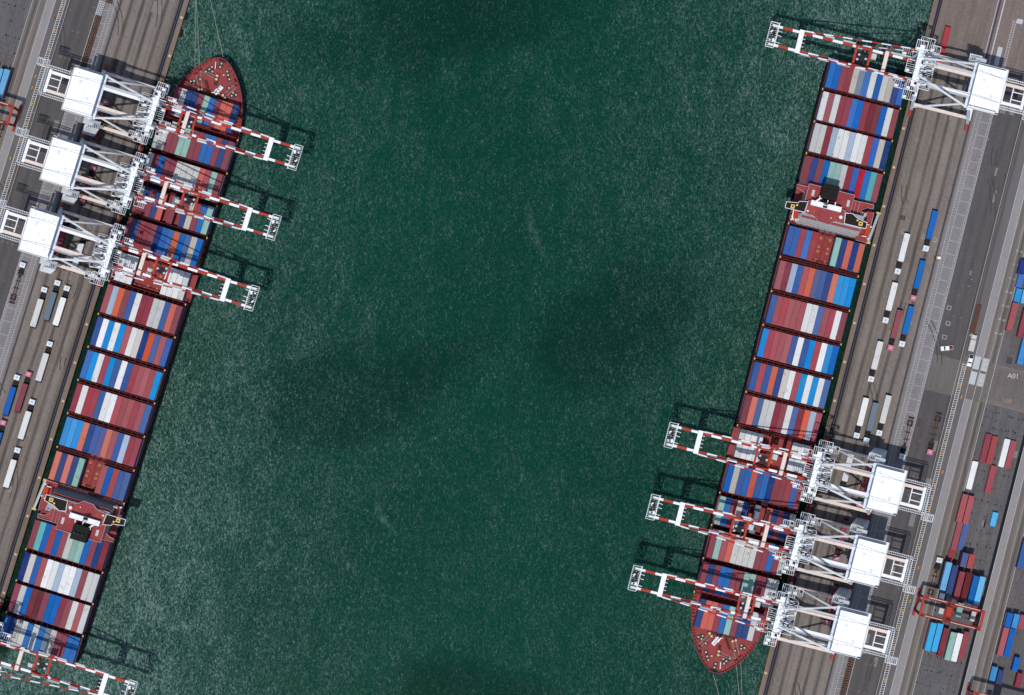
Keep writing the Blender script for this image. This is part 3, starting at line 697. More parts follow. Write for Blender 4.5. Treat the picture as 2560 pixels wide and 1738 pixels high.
    hw = MB(); hw.box((-2.9, -133.2, 7.1), (1.7, 3.8, 1.2), 0, -.42); hw.tube((-2.0, -131.4, 7), (-2.0, -131.4, 15), .35, 8, 0, .2); hw.bar((-3.8, -131.6, 11), (-0.5, -131.0, 11), .3); hw.bar((-2.0, -131.4, 13.5), (-3.4, -135.0, 9.5), .3); hw.box((-2.2, -132.0, 9.0), (1.8, 2.2, .25), 0, -.42)
    hw.build('foremast', [white_m], root)
    cr = MB(); cr.tube((1.7, -143.8, 6.43), (1.7, -143.8, 8.6), .22, 8); cr.bar((1.7, -143.8, 8.6), (1.1, -141.0, 9.2), .28); cr.build('deck_crane', [white_m], root)
    for p, q in (((-6.2, -130.9), (-9.9, -137.2)), ((-5.1, -131.8), (-9.4, -138.6)), ((4.1, -131.8), (7.3, -139)), ((5.3, -131.1), (8.6, -137)), ((0, -137.2), (7.0, -138.4)), ((0, -138.5), (4.4, -138.9))):
        p_ = MB(); p_.tube((*p, 7.2), (*q, 6.9), 0.09, 5); p_.build('deck_rope', [rope_m], root)
    ax = MB(); ax.rng(-2.3, 1.2, -145.7, -145.0, 6.42, 7.0, 0); ax.build('bow_chock', [dark_m], root)
    for x, y, a in ((7.3, -138.9, .75), (8.6, -136.9, .75), (-8.9, -137.0, -.5), (-8.2, -139.0, -.5)):
        p = MB(); p.box((x, y, 6.9), (1.5, .5, .9), 0, a); p.build('fairlead', [dark_m], root)
    return root

def place_containers(fr):
    for (a, f, tiers, cols, words) in BAYS:
        n = len(cols); vc = (a + f) / 2; w0 = UC - n * 15.05 / 2
        row = []
        for i, ch in enumerate(cols):
            u = w0 + (i + 0.5) * 15.05; jit = random.uniform(-0.06, 0.06)
            base = DECKZ + 0.15
            if ch == '.': continue
            drop = 0
            row.append((i, ch, u, jit, base + (tiers - 1 - drop) * 2.62))
            for k in range(tiers - 1 - drop):
                c2 = random.choice('MMRBNSGOWDSC'); p = fr.at(u / PXM, vc / PXM, FS, base + k * 2.62)
                if words is None and tiers == 3 and n != 11 and a in (-262, -437):
                    for q in (-1, 1):
                        p = fr.at(u / PXM, vc / PXM + q * 3.05, FS, base + k * 2.62); low_box(p, fr.rot, 6.0, c2)
                else: low_box(p, fr.rot, 12.1, c2)
        # numbered by colour from the quay side (the last letters of the string)
        total = {}; seen = {}
        for r in row: total[r[1]] = total.get(r[1], 0) + 1
        for (i, ch, u, jit, z) in reversed(row):
            seen[ch] = seen.get(ch, 0) + 1
            if words is None or (fr.side == 'left' and words.startswith('at the very')):
                if a in (-262, -437):
                    for q in (-1, 1):
                        p = fr.at(u / PXM, vc / PXM + q * 3.05, FS, z); low_box(p, fr.rot, 6.0, ch if not (a == -437 and random.random() < .15) else 'M')
                else: low_box(fr.at(u / PXM, vc / PXM, FS, z), fr.rot, 12.1, ch)
                continue
            nm = CC[ch][0]
            lab = ('only ' if total[ch] == 1 else ORD[seen[ch] - 1] + ' ') + nm + ' container' + ('' if total[ch] == 1 else ' from the quay') + ', ' + words.format(s=fr.side)
            p = fr.at(u / PXM, vc / PXM, FS, z); p += Vector((fr.s * -1, fr.c, 0)) * jit
            container(p, fr.rot, ch, lab, group='containers stacked on the ships')

ship = build_ship()
ships = {FR.side: ship, FL.side: copy_tree(ship)}
for fr in (FR, FL):
    s = ships[fr.side]; s.location = fr.at(UC / PXM, 0, FS, 0); s.rotation_euler = (0, 0, fr.rot)
    tag(s, {'right': 'container ship at the right quay, red bow pointing to the bottom of the photo', 'left': 'container ship at the left quay, red bow pointing to the top of the photo'}[fr.side], 'ship', 'container ships')
    place_containers(fr)

# ------------------------------------------------------------------ ship-to-shore cranes
def platform(b, x0, x1, y0, y1, z, mg, mr, step=1.5):
    for y in (y0, y1): b.rng(x0, x1, y - .1, y + .1, z - 0.2, z, mr)
    for x in (x0, x1): b.rng(x - .1, x + .1, y0, y1, z - 0.2, z, mr)
    if x1 - x0 >= y1 - y0:
        n = max(2, int((x1 - x0) / 0.75))
        for i in range(1, n): x = x0 + (x1 - x0) * i / n; b.rng(x - .11, x + .11, y0 + .1, y1 - .1, z - .12, z - .02, mg)
    else:
        n = max(2, int((y1 - y0) / 0.75))
        for i in range(1, n): y = y0 + (y1 - y0) * i / n; b.rng(x0 + .1, x1 - .1, y - .11, y + .11, z - .12, z - .02, mg)
    b.rail([(x0, y0, z), (x1, y0, z), (x1, y1, z), (x0, y1, z)], 1.1, 0.09, mr, step, True)
GZ = 36.0
def build_crane():
    root = empty('quay_crane')
    feet = [(-8.8, -12.0), (-8.8, 12.0), (15.7, -12.0), (15.7, 12.0)]
    tops = [(-12.0, -9.0), (-12.0, 9.0), (11.0, -9.0), (11.0, 9.0)]
    for (fx, fy), (tx, ty) in zip(feet, tops):
        b = MB(); b.bar((fx, fy, 3.2), (tx, ty, GZ - 1.2), 1.25, 1.25, 0); b.build('leg', [blueish_m], root)
        w = MB(); sy = 1 if fy > 0 else -1
        w.rng(fx - 0.5, fx + 0.5, fy - 2.6 + sy * .5, fy + 2.6 + sy * .5, 0.9, 2.2, 0); w.rng(fx - 0.6, fx + 0.6, fy - 0.8, fy + 0.8, 2.2, 3.2, 0)
        for k in (-1.9, -0.7, 0.7, 1.9): w.tube((fx - 0.35, fy + k + sy * .5, 0.55), (fx + 0.35, fy + k + sy * .5, 0.55), 0.5, 10, 1)
        w.build('wheel_bogie', [red_m, dark_m], root)
    for x in (-8.8, 15.7):
        b = MB(); b.rng(x - 0.65, x + 0.65, -11.3, 11.3, 3.3, 4.9); b.build('sill_beam', [white_m], root)
    for sy in (-1, 1):
        b = MB(); b.bar((-9.3, sy * 11.1, 13), (14.9, sy * 11.1, 13), 1.3, 1.6); b.build('tie_beam', [pink_m], root)
        b = MB(); b.tube((-9.2, sy * 11.8, 9.0), (10.6, sy * 7.2, 33.6), 0.45, 8); b.build('side_brace', [white_m], root)
        b = MB(); b.stripes((-16.4, sy * 3.9, GZ), (-76.0, sy * 3.9, GZ), 1.02, 1.7, 4.25); b.build('boom_girder', [red_m, white_m], root)
        b = MB(); b.bar((-16.2, sy * 3.9, GZ), (32.0, sy * 3.9, GZ), 1.3, 1.9, 0 if sy > 0 else 1); b.build('main_girder', [pink_m, white_m], root)
        yo = sy * 5.05
        for (x0, x1) in ((-62, -58), (-54, -50), (-46.2, -41), (-38, -34), (-26, -16.5)):
            w = MB(); w.rng(x0, x1, yo - sy * .1 - 0.28, yo - sy * .1 + 0.28, GZ + 0.5, GZ + 0.6); w.rail([(x0, yo + sy * .16, GZ + .6), (x1, yo + sy * .16, GZ + .6)], 1.1, .07, 0, 1.2)
            w.build('walkway', [grate_m], root)
        w = MB(); w.rng(-16.5, 9.5, yo - 0.42, yo + 0.42, GZ + 0.5, GZ + 0.6); w.rail([(-16.5, yo + sy * .42, GZ + .6), (9.5, yo + sy * .42, GZ + .6)], 1.1, .12, 0, 1.2)
        w.build('walkway', [grate_m], root)
        b = MB(); b.tube((-15.6, sy * 3.4, 57.4), (10.6, sy * 9.3, 35.2), 0.48, 9); b.build('backstay', [white_m], root)
        b = MB(); b.stripes((-16.4, sy * 6.6, 57.2), (-62.6, sy * 4.7, GZ + 1.6), 0.58, 0.58, 4.3, True); b.build('forestay', [red_m, white_m], root)
        b = MB(); b.stripes((-16.4, sy * 5.6, 57.0), (-41.0, sy * 4.3, GZ + 1.4), 0.4, 0.4, 4.0, True, 1); b.build('inner_forestay', [red_m, white_m], root)
    for x, tops_ in ((-12.0, 0), (11.0, 1)):
        b = MB(); b.rng(x - 0.9, x + 0.9, -10.0, 10.0, GZ - 3.2, GZ - 1.1); b.build('portal_beam', [white_m], root)
    b = MB(); b.rng(-64.7, -62.7, -4.9, 4.9, GZ + 0.95, GZ + 2.1, 0)
    for y in (-2.4, -0.8, 0.8, 2.4): b.tube((-62.0, y - .35, GZ + 1.2), (-62.0, y + .35, GZ + 1.2), 0.75, 10, 1); b.rng(-62.6, -61.6, y + .4, y + .62, GZ + .8, GZ + 1.7, 0)
    b.build('sheave_beam', [white_m, dark_m], root)
    b = MB(); platform(b, -77.0, -73.6, -5.2, 5.2, GZ + 1.2, 2, 0, 1.2)
    for k in range(14): b.box((-75.3 + random.uniform(-1, 1), random.uniform(-3.2, 3.2), GZ + 1.7), (random.uniform(.4, 1.3), random.uniform(.4, 1.4), random.uniform(.5, 1.2)), 1 if k % 3 else 0, random.random())
    b.bar((-73.4, -4.8, GZ + 2.2), (-73.4, 5.6, GZ + 2.2), 0.22); b.bar((-73.4, 0, GZ + 1.2), (-73.4, 0, GZ + 4.5), .2)
    for y in (-2.5, 0.4, 2.2): b.bar((-73.4, y, GZ + 1.0), (-71.5, y - .2, GZ + 1.0), 0.22)
    b.build('boom_end_platform', [white_m, dark_m, grate_m], root)
    b = MB(); b.rng(-28.3, -26.7, -5.0, 5.0, GZ + 0.95, GZ + 1.7, 0); b.build('boom_tie', [pink_m], root)
    # trolley with the driver's cabin
    tr = MB()
    for x in (-40.2, -34.2): tr.rng(x - 0.45, x + 0.45, -4.4, 4.4, GZ + 0.95, GZ + 1.7, 0)
    for y in (-3.9, 3.9): tr.rng(-40.2, -34.2, y - 0.35, y + 0.35, GZ + 0.95, GZ + 1.5, 0)
    tr.rng(-39.2, -35.4, -1.4, 1.4, GZ + 0.8, GZ + 1.3, 1)
    for k in range(7): tr.box((-37.3 + random.uniform(-2, 2), random.uniform(-3, 3), GZ + 1.0), (.9, .8, .8), 1 + k % 2, random.random())
    trolley = tr.build('trolley', [red_m, dark_m, grate_m], root)
    cb = MB(); cb.rng(-33.4, -31.2, 0.6, 3.0, GZ - 3.6, GZ - 0.9, 0); cb.rng(-33.46, -33.4, 0.8, 2.8, GZ - 3.2, GZ - 1.4, 1); cb.rng(-33.2, -31.4, 0.75, 2.9, GZ - .9, GZ + .1, 0)
    cb.build('driver_cabin', [greyroof_m, glass_m], trolley)
    # apex frame leaning over the boom hinge, with its platforms
    b = MB()
    for sy in (-1, 1):
        b.bar((-12.0, sy * 8.0, GZ - 1), (-15.8, sy * 5.6, 57.4), 1.0, 1.0); b.bar((-17.4, sy * 4.6, GZ + 1), (-16.2, sy * 5.6, 57.4), 0.7, 0.7)
        b.bar((-6.0, sy * 4.2, GZ + 1), (-15.4, sy * 5.0, 56), 0.5, 0.5)
    b.rng(-17.0, -15.0, -8.6, 8.6, 57.0, 58.3)
    b.bar((-15, -6.5, 47), (-15, 6.5, 47), 0.7)
    for k in range(10): b.box((-16 + random.uniform(-1.4, 1.4), random.uniform(-8, 8), 58.7), (random.uniform(.6, 1.6), random.uniform(.5, 1.4), .8), 0, random.random())
    b.build('apex_frame', [white_m], root)
    for (x0, x1, y0, y1, z) in ((-18.6, -14.2, 6.0, 10.4, 58.2), (-18.6, -14.6, -10.4, -6.4, 58.2), (-19.8, -16.6, -2.6, 2.6, 50.0), (-16.0, -10.4, 8.6, 13.4, 46.0), (-17.8, -13.0, -12.8, -9.0, 44.0), (-14.0, -7.6, -7.0, 7.0, 40.4), (-21.5, -17.2, 5.2, 8.4, GZ + 1), (-21.5, -17.2, -8.4, -5.2, GZ + 1), (-10.4, -6.4, 9.4, 12.2, GZ)):
        b = MB(); platform(b, x0, x1, y0, y1, z, 1, 0, 1.1)
        b.rng(x0 + .2, x0 + 1.5, y0 + .3, y0 + 1.2, z - .1, z + 1.0, 0); b.rng(x1 - 1.2, x1 - .2, y1 - 1.3, y1 - .3, z - .1, z + .7, 2)
        b.build('service_platform', [white_m, grate_m, dark_m], root)
    b = MB()
    for k in range(16):
        b.box((random.uniform(-13.5, -8), random.uniform(-6.5, 6.5), 40.7), (random.uniform(.5, 1.8), random.uniform(.5, 1.5), random.uniform(.6, 1.4)), 1 if k % 3 == 0 else 0, random.random())
    for k in range(5): b.bar((-13.8, -6 + 3 * k, 40.6), (-7.8, -4.6 + 3 * k, 40.9), .35, .3, 0)
    b.build('hoist_machinery', [blueish_m, dark_m], root)
    # machinery house
    hz = GZ + 1.2
    b = MB(); b.rng(9.9, 21.4, -8.2, 8.2, hz, hz + 5.6, 0); b.rng(9.7, 21.6, -8.4, 8.4, hz + 5.6, hz + 5.9, 1)
    b.rng(15.5, 15.62, -8.35, 8.35, hz + 5.9, hz + 5.98, 2)
    b.rng(8.7, 9.7, -9.6, 9.6, hz - 1.2, hz - 0.2, 0)
    house = b.build('machinery_house', [blueish_m, roof_m, grate_m], root)
    for x, y, w_, d_ in ((13.4, 2.6, 1.4, 1.0), (17.8, -3.2, 1.2, 1.6)):
        v = MB(); v.rng(x - w_ / 2, x + w_ / 2, y - d_ / 2, y + d_ / 2, hz + 5.91, hz + 6.2, 0); v.build('roof_hatch', [blueish_m], house)
    for y in (-4.1, 0.1, 4.2):
        v = MB(); v.rng(10.0, 21.3, y - .05, y + .05, hz + 5.9, hz + 5.95, 0); v.build('roof_seam', [grate_m], house)
    for x, y in ((11.6, 6.4), (19.6, 6.4), (11.6, -6.4), (19.6, -6.4)):
        v = MB(); v.tube((x, y, hz + 5.91), (x, y, hz + 6.35), 0.62, 12, 0); v.build('roof_vent', [white_m], house)
    w = MB(); w.rng(10.0, 22.8, 8.4, 9.6, hz, hz + .1); w.rail([(9.6, 9.6, hz + .1), (22.8, 9.6, hz + .1), (22.8, -8.6, hz + .1)], 1.1, .16, 0, 1.1); w.rng(21.7, 22.8, -8.6, 8.4, hz, hz + .1); w.rng(10.0, 21.6, -9.4, -8.4, hz, hz + .1); w.rail([(9.8, -9.4, hz + .1), (22.6, -9.4, hz + .1)], 1.1, .16, 0, 1.1)
    w.build('house_walkway', [white_m], root)
    # rear frame behind the house
    b = MB(); b.rng(31.2, 32.4, -4.9, 4.9, GZ - .6, GZ + 1.2); b.rng(22.9, 23.5, -4.6, 4.6, GZ - .4, GZ + .6); b.rng(26.6, 27.0, -3.4, 3.4, GZ - .3, GZ + .3)
    for y in (-1.6, 1.6): b.rng(27.0, 31.2, y - .18, y + .18, GZ - .3, GZ + .2)
    b.build('rear_frame', [white_m], root)
    w = MB()
    for sy in (-1, 1): platform(w, 23.4, 33.6, sy * 5.9 - .5, sy * 5.9 + .5, GZ + .4, 1, 0, 1.1)
    platform(w, 33.0, 34.1, -5.2, 5.2, GZ + .4, 1, 0, 1.1); platform(w, 33.4, 38.0, -8.4, -5.2, GZ + .2, 1, 0, 1.0); platform(w, 34.6, 37.6, -8.0, -5.6, GZ + 2.4, 1, 0, 1.0)
    w.build('rear_walkway', [white_m, grate_m], root)
    # stair tower on the landward leg
    st = MB()
    for k in range(9):
        z = 5 + k * 3.4; o = 0.32 * k; platform(st, 11.6 - o * 2, 16.4 - o * 2, 12.4 - o, 15.6 - o, z, 1, 0, 1.4)
        st.bar((12 - o * 2, 13 + (k % 2) * 1.8 - o, z), (16 - o * 2, 13 + (k % 2) * 1.8 - o, z + 3.4), .8, .12, 1)
    for x, y in ((11.6, 12.4), (16.4, 12.4), (16.4, 15.6), (11.6, 15.6)): st.bar((x, y, 2), (x - 5.2, y - 2.6, 33.5), .22)
    st.rng(9.0, 13.5, 9.3, 12.2, 33.4, 33.5, 1); st.rng(10.8, 15.4, 11.8, 12.6, 5.0, 5.12, 1)
    st.build('stair_tower', [white_m, grate_m], root)
    c = MB()
    for y in (-5.2, 5.2): c.tube((-15.5, y, 58), (21.5, y * .96, hz + 6.4), 0.09, 5)
    c.build('hoist_rope', [casting_m], root)
    return root
crane = build_crane()
FC = 1 - GZ / H
used = False
CW = {('right', 712): 'quay crane alone at the top right, over the stern of the right ship',
      ('right', -320): 'uppermost of the three neighbouring quay cranes at the lower right',
      ('right', -505): 'middle one of the three neighbouring quay cranes at the lower right',
      ('right', -688): 'lowest right-hand quay crane, over the bow rows of the right ship',
      ('left', 712): 'quay crane at the bottom left corner of which only the boom is in sight',
      ('left', -320): 'lowest of the three neighbouring quay cranes at the upper left',
      ('left', -505): 'middle one of the three neighbouring quay cranes at the upper left',
      ('left', -688): 'topmost left-hand quay crane, over the bow rows of the left ship'}
for fr in (FR, FL):
    for k, v in enumerate((712, -320, -505, -688)):
        c = crane if not used else copy_tree(crane); used = True
        c.location = fr.at(85 / PXM, v / PXM, FC, 0); c.rotation_euler = (0, 0, fr.rot)
        tag(c, CW[(fr.side, v)], 'crane', 'white quay cranes with red and white booms')
        for ch in c.children:
            if ch.name.startswith('trolley'): ch.location.x = (0, 1.0, -1.5, 9.0)[k]

# ------------------------------------------------------------------ trucks
def truck_parts(cab_mat):
    root = empty('container_truck')
    b = MB(); b.rng(-1.2, 1.2, -11.3, -9.2, 1.0, 3.1, 0)
    b.add([(-1.2, -11.3, 2.1), (1.2, -11.3, 2.1), (1.15, -11.05, 3.12), (-1.15, -11.05, 3.12)], [(0, 1, 2, 3)], 0)
    b.rng(-1.25, 1.25, -11.5, -11.3, 0.5, 1.1, 0)
    cab = b.build('cab', [cab_mat], root)
    g = MB(); g.rng(-1.08, 1.08, -11.34, -11.28, 1.9, 2.85, 0); g.rng(-1.215, -1.2, -10.9, -9.9, 2.0, 2.8, 0); g.rng(1.2, 1.215, -10.9, -9.9, 2.0, 2.8, 0); g.build('windscreen', [glass_m], cab)
    m = MB()
    for sx in (-1, 1): m.rng(sx * 1.22, sx * 1.45, -11.35, -11.2, 1.9, 2.6)
    m.build('mirror', [dark_m], cab)
    r = MB(); r.rng(-0.5, 0.5, -10.7, -9.9, 3.1, 3.22); r.build('roof_hatch', [paint('pale blue hatch', alb(170, 200, 226))], cab)
    c = MB(); c.rng(-0.45, 0.45, -11.0, -4.6, 0.8, 1.1, 0)
    for y in (-8.8, -8.1, -7.3, -6.6): c.rng(-1.0, 1.0, y - .2, y + .2, 1.05, 1.4, 0)
    c.rng(-1.05, -0.6, -8.9, -7.2, .7, 1.3, 0); c.build('chassis', [dark_m], root)
    t = MB()
    for sx in (-1, 1): t.rng(sx * 0.55, sx * 0.35, -6.6, 6.6, 1.1, 1.4, 0)
    for y in (-6.2, -3, 0, 3, 5.0, 6.3): t.rng(-1.2, 1.2, y - .15, y + .15, 1.2, 1.42, 0)
    t.rng(-1.22, 1.22, 6.3, 6.7, 0.9, 1.5, 1); t.build('trailer_frame', [rust_m, dark_m], root)
    for y in (-10.4, -7.6, -6.4, 3.4, 4.7):
        for sx in (-1, 1):
            w = MB(); w.tube((sx * 0.72, y, .52), (sx * 1.2, y, .52), .52, 12, 0); w.tube((sx * 1.2, y, .52), (sx * 1.22, y, .52), .28, 8, 1); w.build('wheel', [tyre_m, grate_m], root)
    return root
tw = truck_parts(paint('white cab paint', alb(232, 234, 236), .4, .1)); tp = truck_parts(cabpink_m)
protos = {'w': [tw, False], 'p': [tp, False]}
TR = [  # lane metres, cab, load, words
 (22.6, 59.4, 'w', 'B', "beside the bridge of the {s} ship"),
 (13.4, 47.1, 'w', 'W', "in the inner lane, nearest {s} ship's bridge"),
 (22.6, 37.7, 'p', 'B', "in the outer lane ahead of the {s} ship's bridge"),
 (13.5, 25.7, 'w', 'W', "second one in the inner lane by the {s} ship"),
 (18.4, 14.9, 'p', 'M', "in the middle lane of the {s} quay"),
 (22.7, 17.7, 'w', 'B', "beside the pink-cab truck on the {s} quay"),
 (13.6, 0.0, 'w', 'W', "alone in the inner lane beside mid {s} ship"),
 (13.6, -24.7, 'w', 'W', "nearest the ship in the {s} row of three"),
 (18.1, -25.7, 'w', 'Q', "in the middle of the {s} row of three"),
 (22.6, -21.3, 'w', 'G', "farthest inland in the {s} row of three"),
 (13.2, -49.0, 'w', 'W', "under the {s} crane behind the row of three"),
 (45.5, -23.9, 'p', None, "with an empty trailer on the {s} dark asphalt"),
 (34.5, -28.6 - 0.0, 'w', None, "in the shade beside the {s} stair tower"),
 (8.8, 136.3, 'p', 'F', "beyond the {s} ship's stern"),
 (21.9, -52.9, 'p', 'M', "on the landward side under that {s} crane"),
 (18.1, -77.1, 'p', 'M', "under the middle {s} crane of the three"),
 (21.1, -105.0, 'p', 'M', "under the {s} crane nearest the bow"),
 (60.6, -88.0, 'w', None, "with an empty trailer under the {s} red yard gantry"),
 (51.8, -159.5, 'w', 'N', "on the service road at the {s} top edge"),
]
for fr in (FR, FL):
    for (u, v, cab, load, words) in TR:
        rev = (u == 60.6)
        if u == 34.5: v = -28.6
        p = fr.at(u, v, 1 - 3.5 / H, 0.01)
        if not in_view(p, 4): continue
        pr = protos[cab]; o = pr[0] if not pr[1] else copy_tree(pr[0]); pr[1] = True
        o.location = p; o.rotation_euler = (0, 0, fr.rot + (math.pi if rev else 0))
        cabn = 'white-cab' if cab == 'w' else 'pink-cab'
        where = words.format(s=fr.side)
        lab = cabn + ' truck ' + where
        tag(o, lab, 'truck', 'trucks on the quays')
        if load:
            q = Vector((p.x, p.y, 1.44)); container(q, fr.rot, load, CC[load][0] + ' container on the truck ' + where, group='containers carried by trucks')
for k, pr in protos.items():
    if not pr[1]:
        for ch in list(pr[0].children_recursive): bpy.data.objects.remove(ch)
        bpy.data.objects.remove(pr[0])

# ------------------------------------------------------------------ container yard
YARD = [ # colour, u, v, short, tiers, words
 ('M', 67.8, -26.8, 0, 1, 'leftmost of the four in the first yard row below the B01 mark'), ('R', 70.7, -27.0, 0, 1, 'second of the four in the first yard row below the B01 mark'),
 ('W', 76.0, -26.9, 0, 1, 'third of the four in the first yard row below the B01 mark'), ('R', 78.8, -26.9, 0, 1, 'rightmost of the four in the first yard row below the B01 mark'),
 ('W', 65.1, -39.4, 0, 1, 'standing alone beside the yard lane'), ('R', 73.2, -39.2, 0, 1, 'standing alone in the middle of the second yard row'),
 ('R', 64.5, -54.0, 0, 2, 'at the yard lane, left of a pair'), ('R', 67.3, -54.0, 0, 2, 'at the yard lane, right of a pair'),
 ('R', 65.2, -65.9, 0, 2, 'beside a steel blue one at the yard lane'), ('S', 67.9, -65.2, 0, 1, 'beside a red one at the yard lane'),
 ('R', 64.8, -75.0, 1, 1, 'short one next to the waiting white cab'), ('P', 70.8, -75.0, 1, 4, 'short one high above the yard, behind the gantry'),
 ('F', 73.6, -74.9, 1, 4, 'short one high above the yard, behind the gantry'), ('A', 78.7, -55.2, 1, 1, 'short one alone near the far yard kerb'),
 ('A', 64.9, -83.6, 0, 4, 'leftmost of the six tall stacks above the red yard gantry'), ('N', 67.8, -84.4, 0, 4, 'among the six tall stacks above the red yard gantry'),
 ('M', 71.3, -86.1, 0, 4, 'among the six tall stacks above the red yard gantry'), ('D', 74.3, -85.8, 0, 4, 'among the six tall stacks above the red yard gantry'),
 ('B', 77.5, -86.5, 0, 4, 'among the six tall stacks above the red yard gantry'), ('A', 80.2, -86.1, 0, 4, 'rightmost of the six tall stacks above the red yard gantry'),
 ('T', 74.0, -96.1, 1, 2, 'short one under the red yard gantry'), ('M', 80.0, -95.6, 1, 1, 'short one under the red yard gantry'),
 ('A', 64.9, -110.1, 0, 3, 'leftmost of the six below the red yard gantry'), ('A', 67.7, -109.7, 0, 3, 'second of the six below the red yard gantry'),
 ('M', 70.7, -111.0, 0, 2, 'among the six below the red yard gantry'), ('T', 74.0, -111.9, 0, 2, 'among the six below the red yard gantry'),
 ('W', 76.8, -111.7, 0, 3, 'among the six below the red yard gantry'), ('R', 79.5, -110.3, 0, 2, 'rightmost of the six below the red yard gantry'),
 ('B', 95.3, -95.1, 1, 3, 'left of three short ones at the right edge'), ('C', 98.2, -94.8, 1, 3, 'short one at the right edge'), ('R', 100.9, -94.5, 1, 2, 'short one at the right edge'),
 ('R', 95.2, -104.5, 0, 2, 'beside a blue one at the lower right edge'), ('B', 98.0, -104.3, 0, 2, 'beside a red one at the lower right edge'),
 ('B', 102.9, -112.5, 1, 2, 'short one alone near the bottom right corner'), ('C', 94.6, -118.7, 1, 2, 'short left one of a pair near the bottom right gantry'), ('N', 97.6, -119.4, 1, 2, 'short right one of a pair near the bottom right gantry'),
 ('M', 105.7, -118.7, 1, 2, 'short one at the bottom right corner'), ('S', 94.3, -66.6, 0, 2, 'at the right edge beyond the far yard lane'),
 ('N', 64.0, 51.4, 1, 2, 'short one at the top of the upper right yard'), ('B', 64.6, 45.6, 1, 1, 'short one in the upper right yard'), ('C', 65.3, 39.2, 1, 1, 'short one in the upper right yard'),
 ('A', 68.2, 39.5, 1, 1, 'short one in the upper right yard'), ('R', 65.2, 29.9, 0, 2, 'beside the numbered lane of the upper right yard'), ('M', 70.4, 28.4, 0, 2, 'at the right edge of the upper right yard'),
 ('C', 73.1, 17.2, 0, 2, 'right above the A01 mark at the right edge'),
]
for fr in (FR, FL):
    for (ch, u, v, short, tiers, words) in YARD:
        f = 1 - tiers * 2.6 / H; p = fr.at(u, v, f, 0.02)
        if not in_view(p, 4): continue
        for k in range(tiers - 1): low_box((p.x, p.y, 0.02 + 2.6 * k), fr.rot, 6.0 if short else 12.1, random.choice('MMRBNSGOD'))
        container(Vector((p.x, p.y, 0.02 + 2.6 * (tiers - 1))), fr.rot, ch, ('short ' + CC[ch][0] + ' container' + words[9:] if words.startswith('short one') and fr.side == 'right' else CC[ch][0] + ' container, ' + words) if fr.side == 'right' else CC[ch][0] + ' container ' + (words if fr.side == 'right' else 'in the left-hand yard' + (', at its very edge' if u < 66 else '')), bool(short), 'containers in the yard')
for fr, u, v, c in ((FR, 64.7, -91.6, 'Q'), (FR, 67.6, -91.9, 'Q')): low_box(fr.at(u, v, 1, .02), fr.rot, 6.0, c); low_box(fr.at(u, v, 1, 2.62), fr.rot, 6.0, c)
stuff = LOW.build('stacked_containers', CLIST); tag(stuff, 'lower tiers and remaining containers of the stacks in mixed colours', 'containers', kind='stuff')

# ------------------------------------------------------------------ red yard gantries
def build_gantry():
    root = empty('yard_gantry'); hx, hy, z = 12.9, 3.7, 19.0
    for sx in (-1, 1):
        for sy in (-1, 1):
            b = MB(); b.bar((sx * hx, sy * 3.2, 1.4), (sx * hx, sy * hy, z), 0.9, 0.9); b.build('leg', [rtg_m], root)
            w = MB(); w.rng(sx * hx - .5, sx * hx + .5, sy * 4.2 - 1.6, sy * 4.2 + 1.6, .9, 1.6, 0)
            for k in (-.9, .9): w.tube((sx * hx - .4, sy * 4.2 + k, .7), (sx * hx + .4, sy * 4.2 + k, .7), .7, 12, 1)
            w.build('wheel_set', [rtgo_m, tyre_m], root)
        b = MB(); b.rng(sx * hx - .5, sx * hx + .5, -4.3, 4.3, z, z + 1.1); b.build('end_beam', [rtgo_m], root)
        b = MB(); b.rng(sx * hx - .4, sx * hx + .4, -4, 4, 1.7, 2.5); b.build('sill_beam', [rtg_m], root)
    for sy in (-1, 1):
        b = MB(); b.rng(-hx + .5, hx - .5, sy * hy - .55, sy * hy + .55, z - .3, z + 1.2, 0); b.rng(-hx + 2, hx - 2, sy * (hy + .2) - .12, sy * (hy + .2) + .12, z + 1.2, z + 1.4, 1)
        b.rail([(-hx, sy * (hy + .6), z + 1.2), (hx, sy * (hy + .6), z + 1.2)], 1, .1, 0, 2)
        b.build('main_girder', [rtg_m, pink_m], root)
    t = MB(); t.rng(-3.2, 0.2, -4.2, 4.2, z + 1.25, z + 1.9, 0); t.rng(-2.8, -0.6, -1.8, 2.2, z + 1.9, z + 3.0, 1)
    for k in range(9): t.box((random.uniform(-3, 0), random.uniform(-3.4, 3.4), z + 2.3), (.8, .9, .9), 2 if k % 2 else 0, random.random())
    tr = t.build('trolley', [rtg_m, rtgo_m, dark_m], root)
    c = MB(); c.rng(-5.4, -3.4, -1.6, 0.8, z - 2.6, z + .2, 0); c.rng(-5.46, -5.4, -1.4, .6, z - 2.2, z - .6, 1); c.rng(-5.2, -3.6, -1.4, .6, z + .2, z + .3, 0); c.build('driver_cabin', [boxtop_m, glass_m], tr)
    e = MB(); e.rng(hx - 2.6, hx - .8, -2.0, 2.2, 3.0, 5.4, 0); e.build('power_box', [boxtop_m], root)
    return root
g0 = build_gantry(); first = True
for fr, u, v, lab in ((FR, 71.0, -98.0, 'red rubber-tyred yard gantry straddling stacks on the right'), (FR, 101.6, -132.2, 'red yard gantry cut off by the bottom right corner'), (FL, 71.0, -98.0, 'red yard gantry cut off by the left edge')):
    o = g0 if first else copy_tree(g0); first = False
    o.location = fr.at(u, v, 1 - 19 / H, 0.01); o.rotation_euler = (0, 0, fr.rot); tag(o, lab, 'gantry crane', 'red yard gantries')

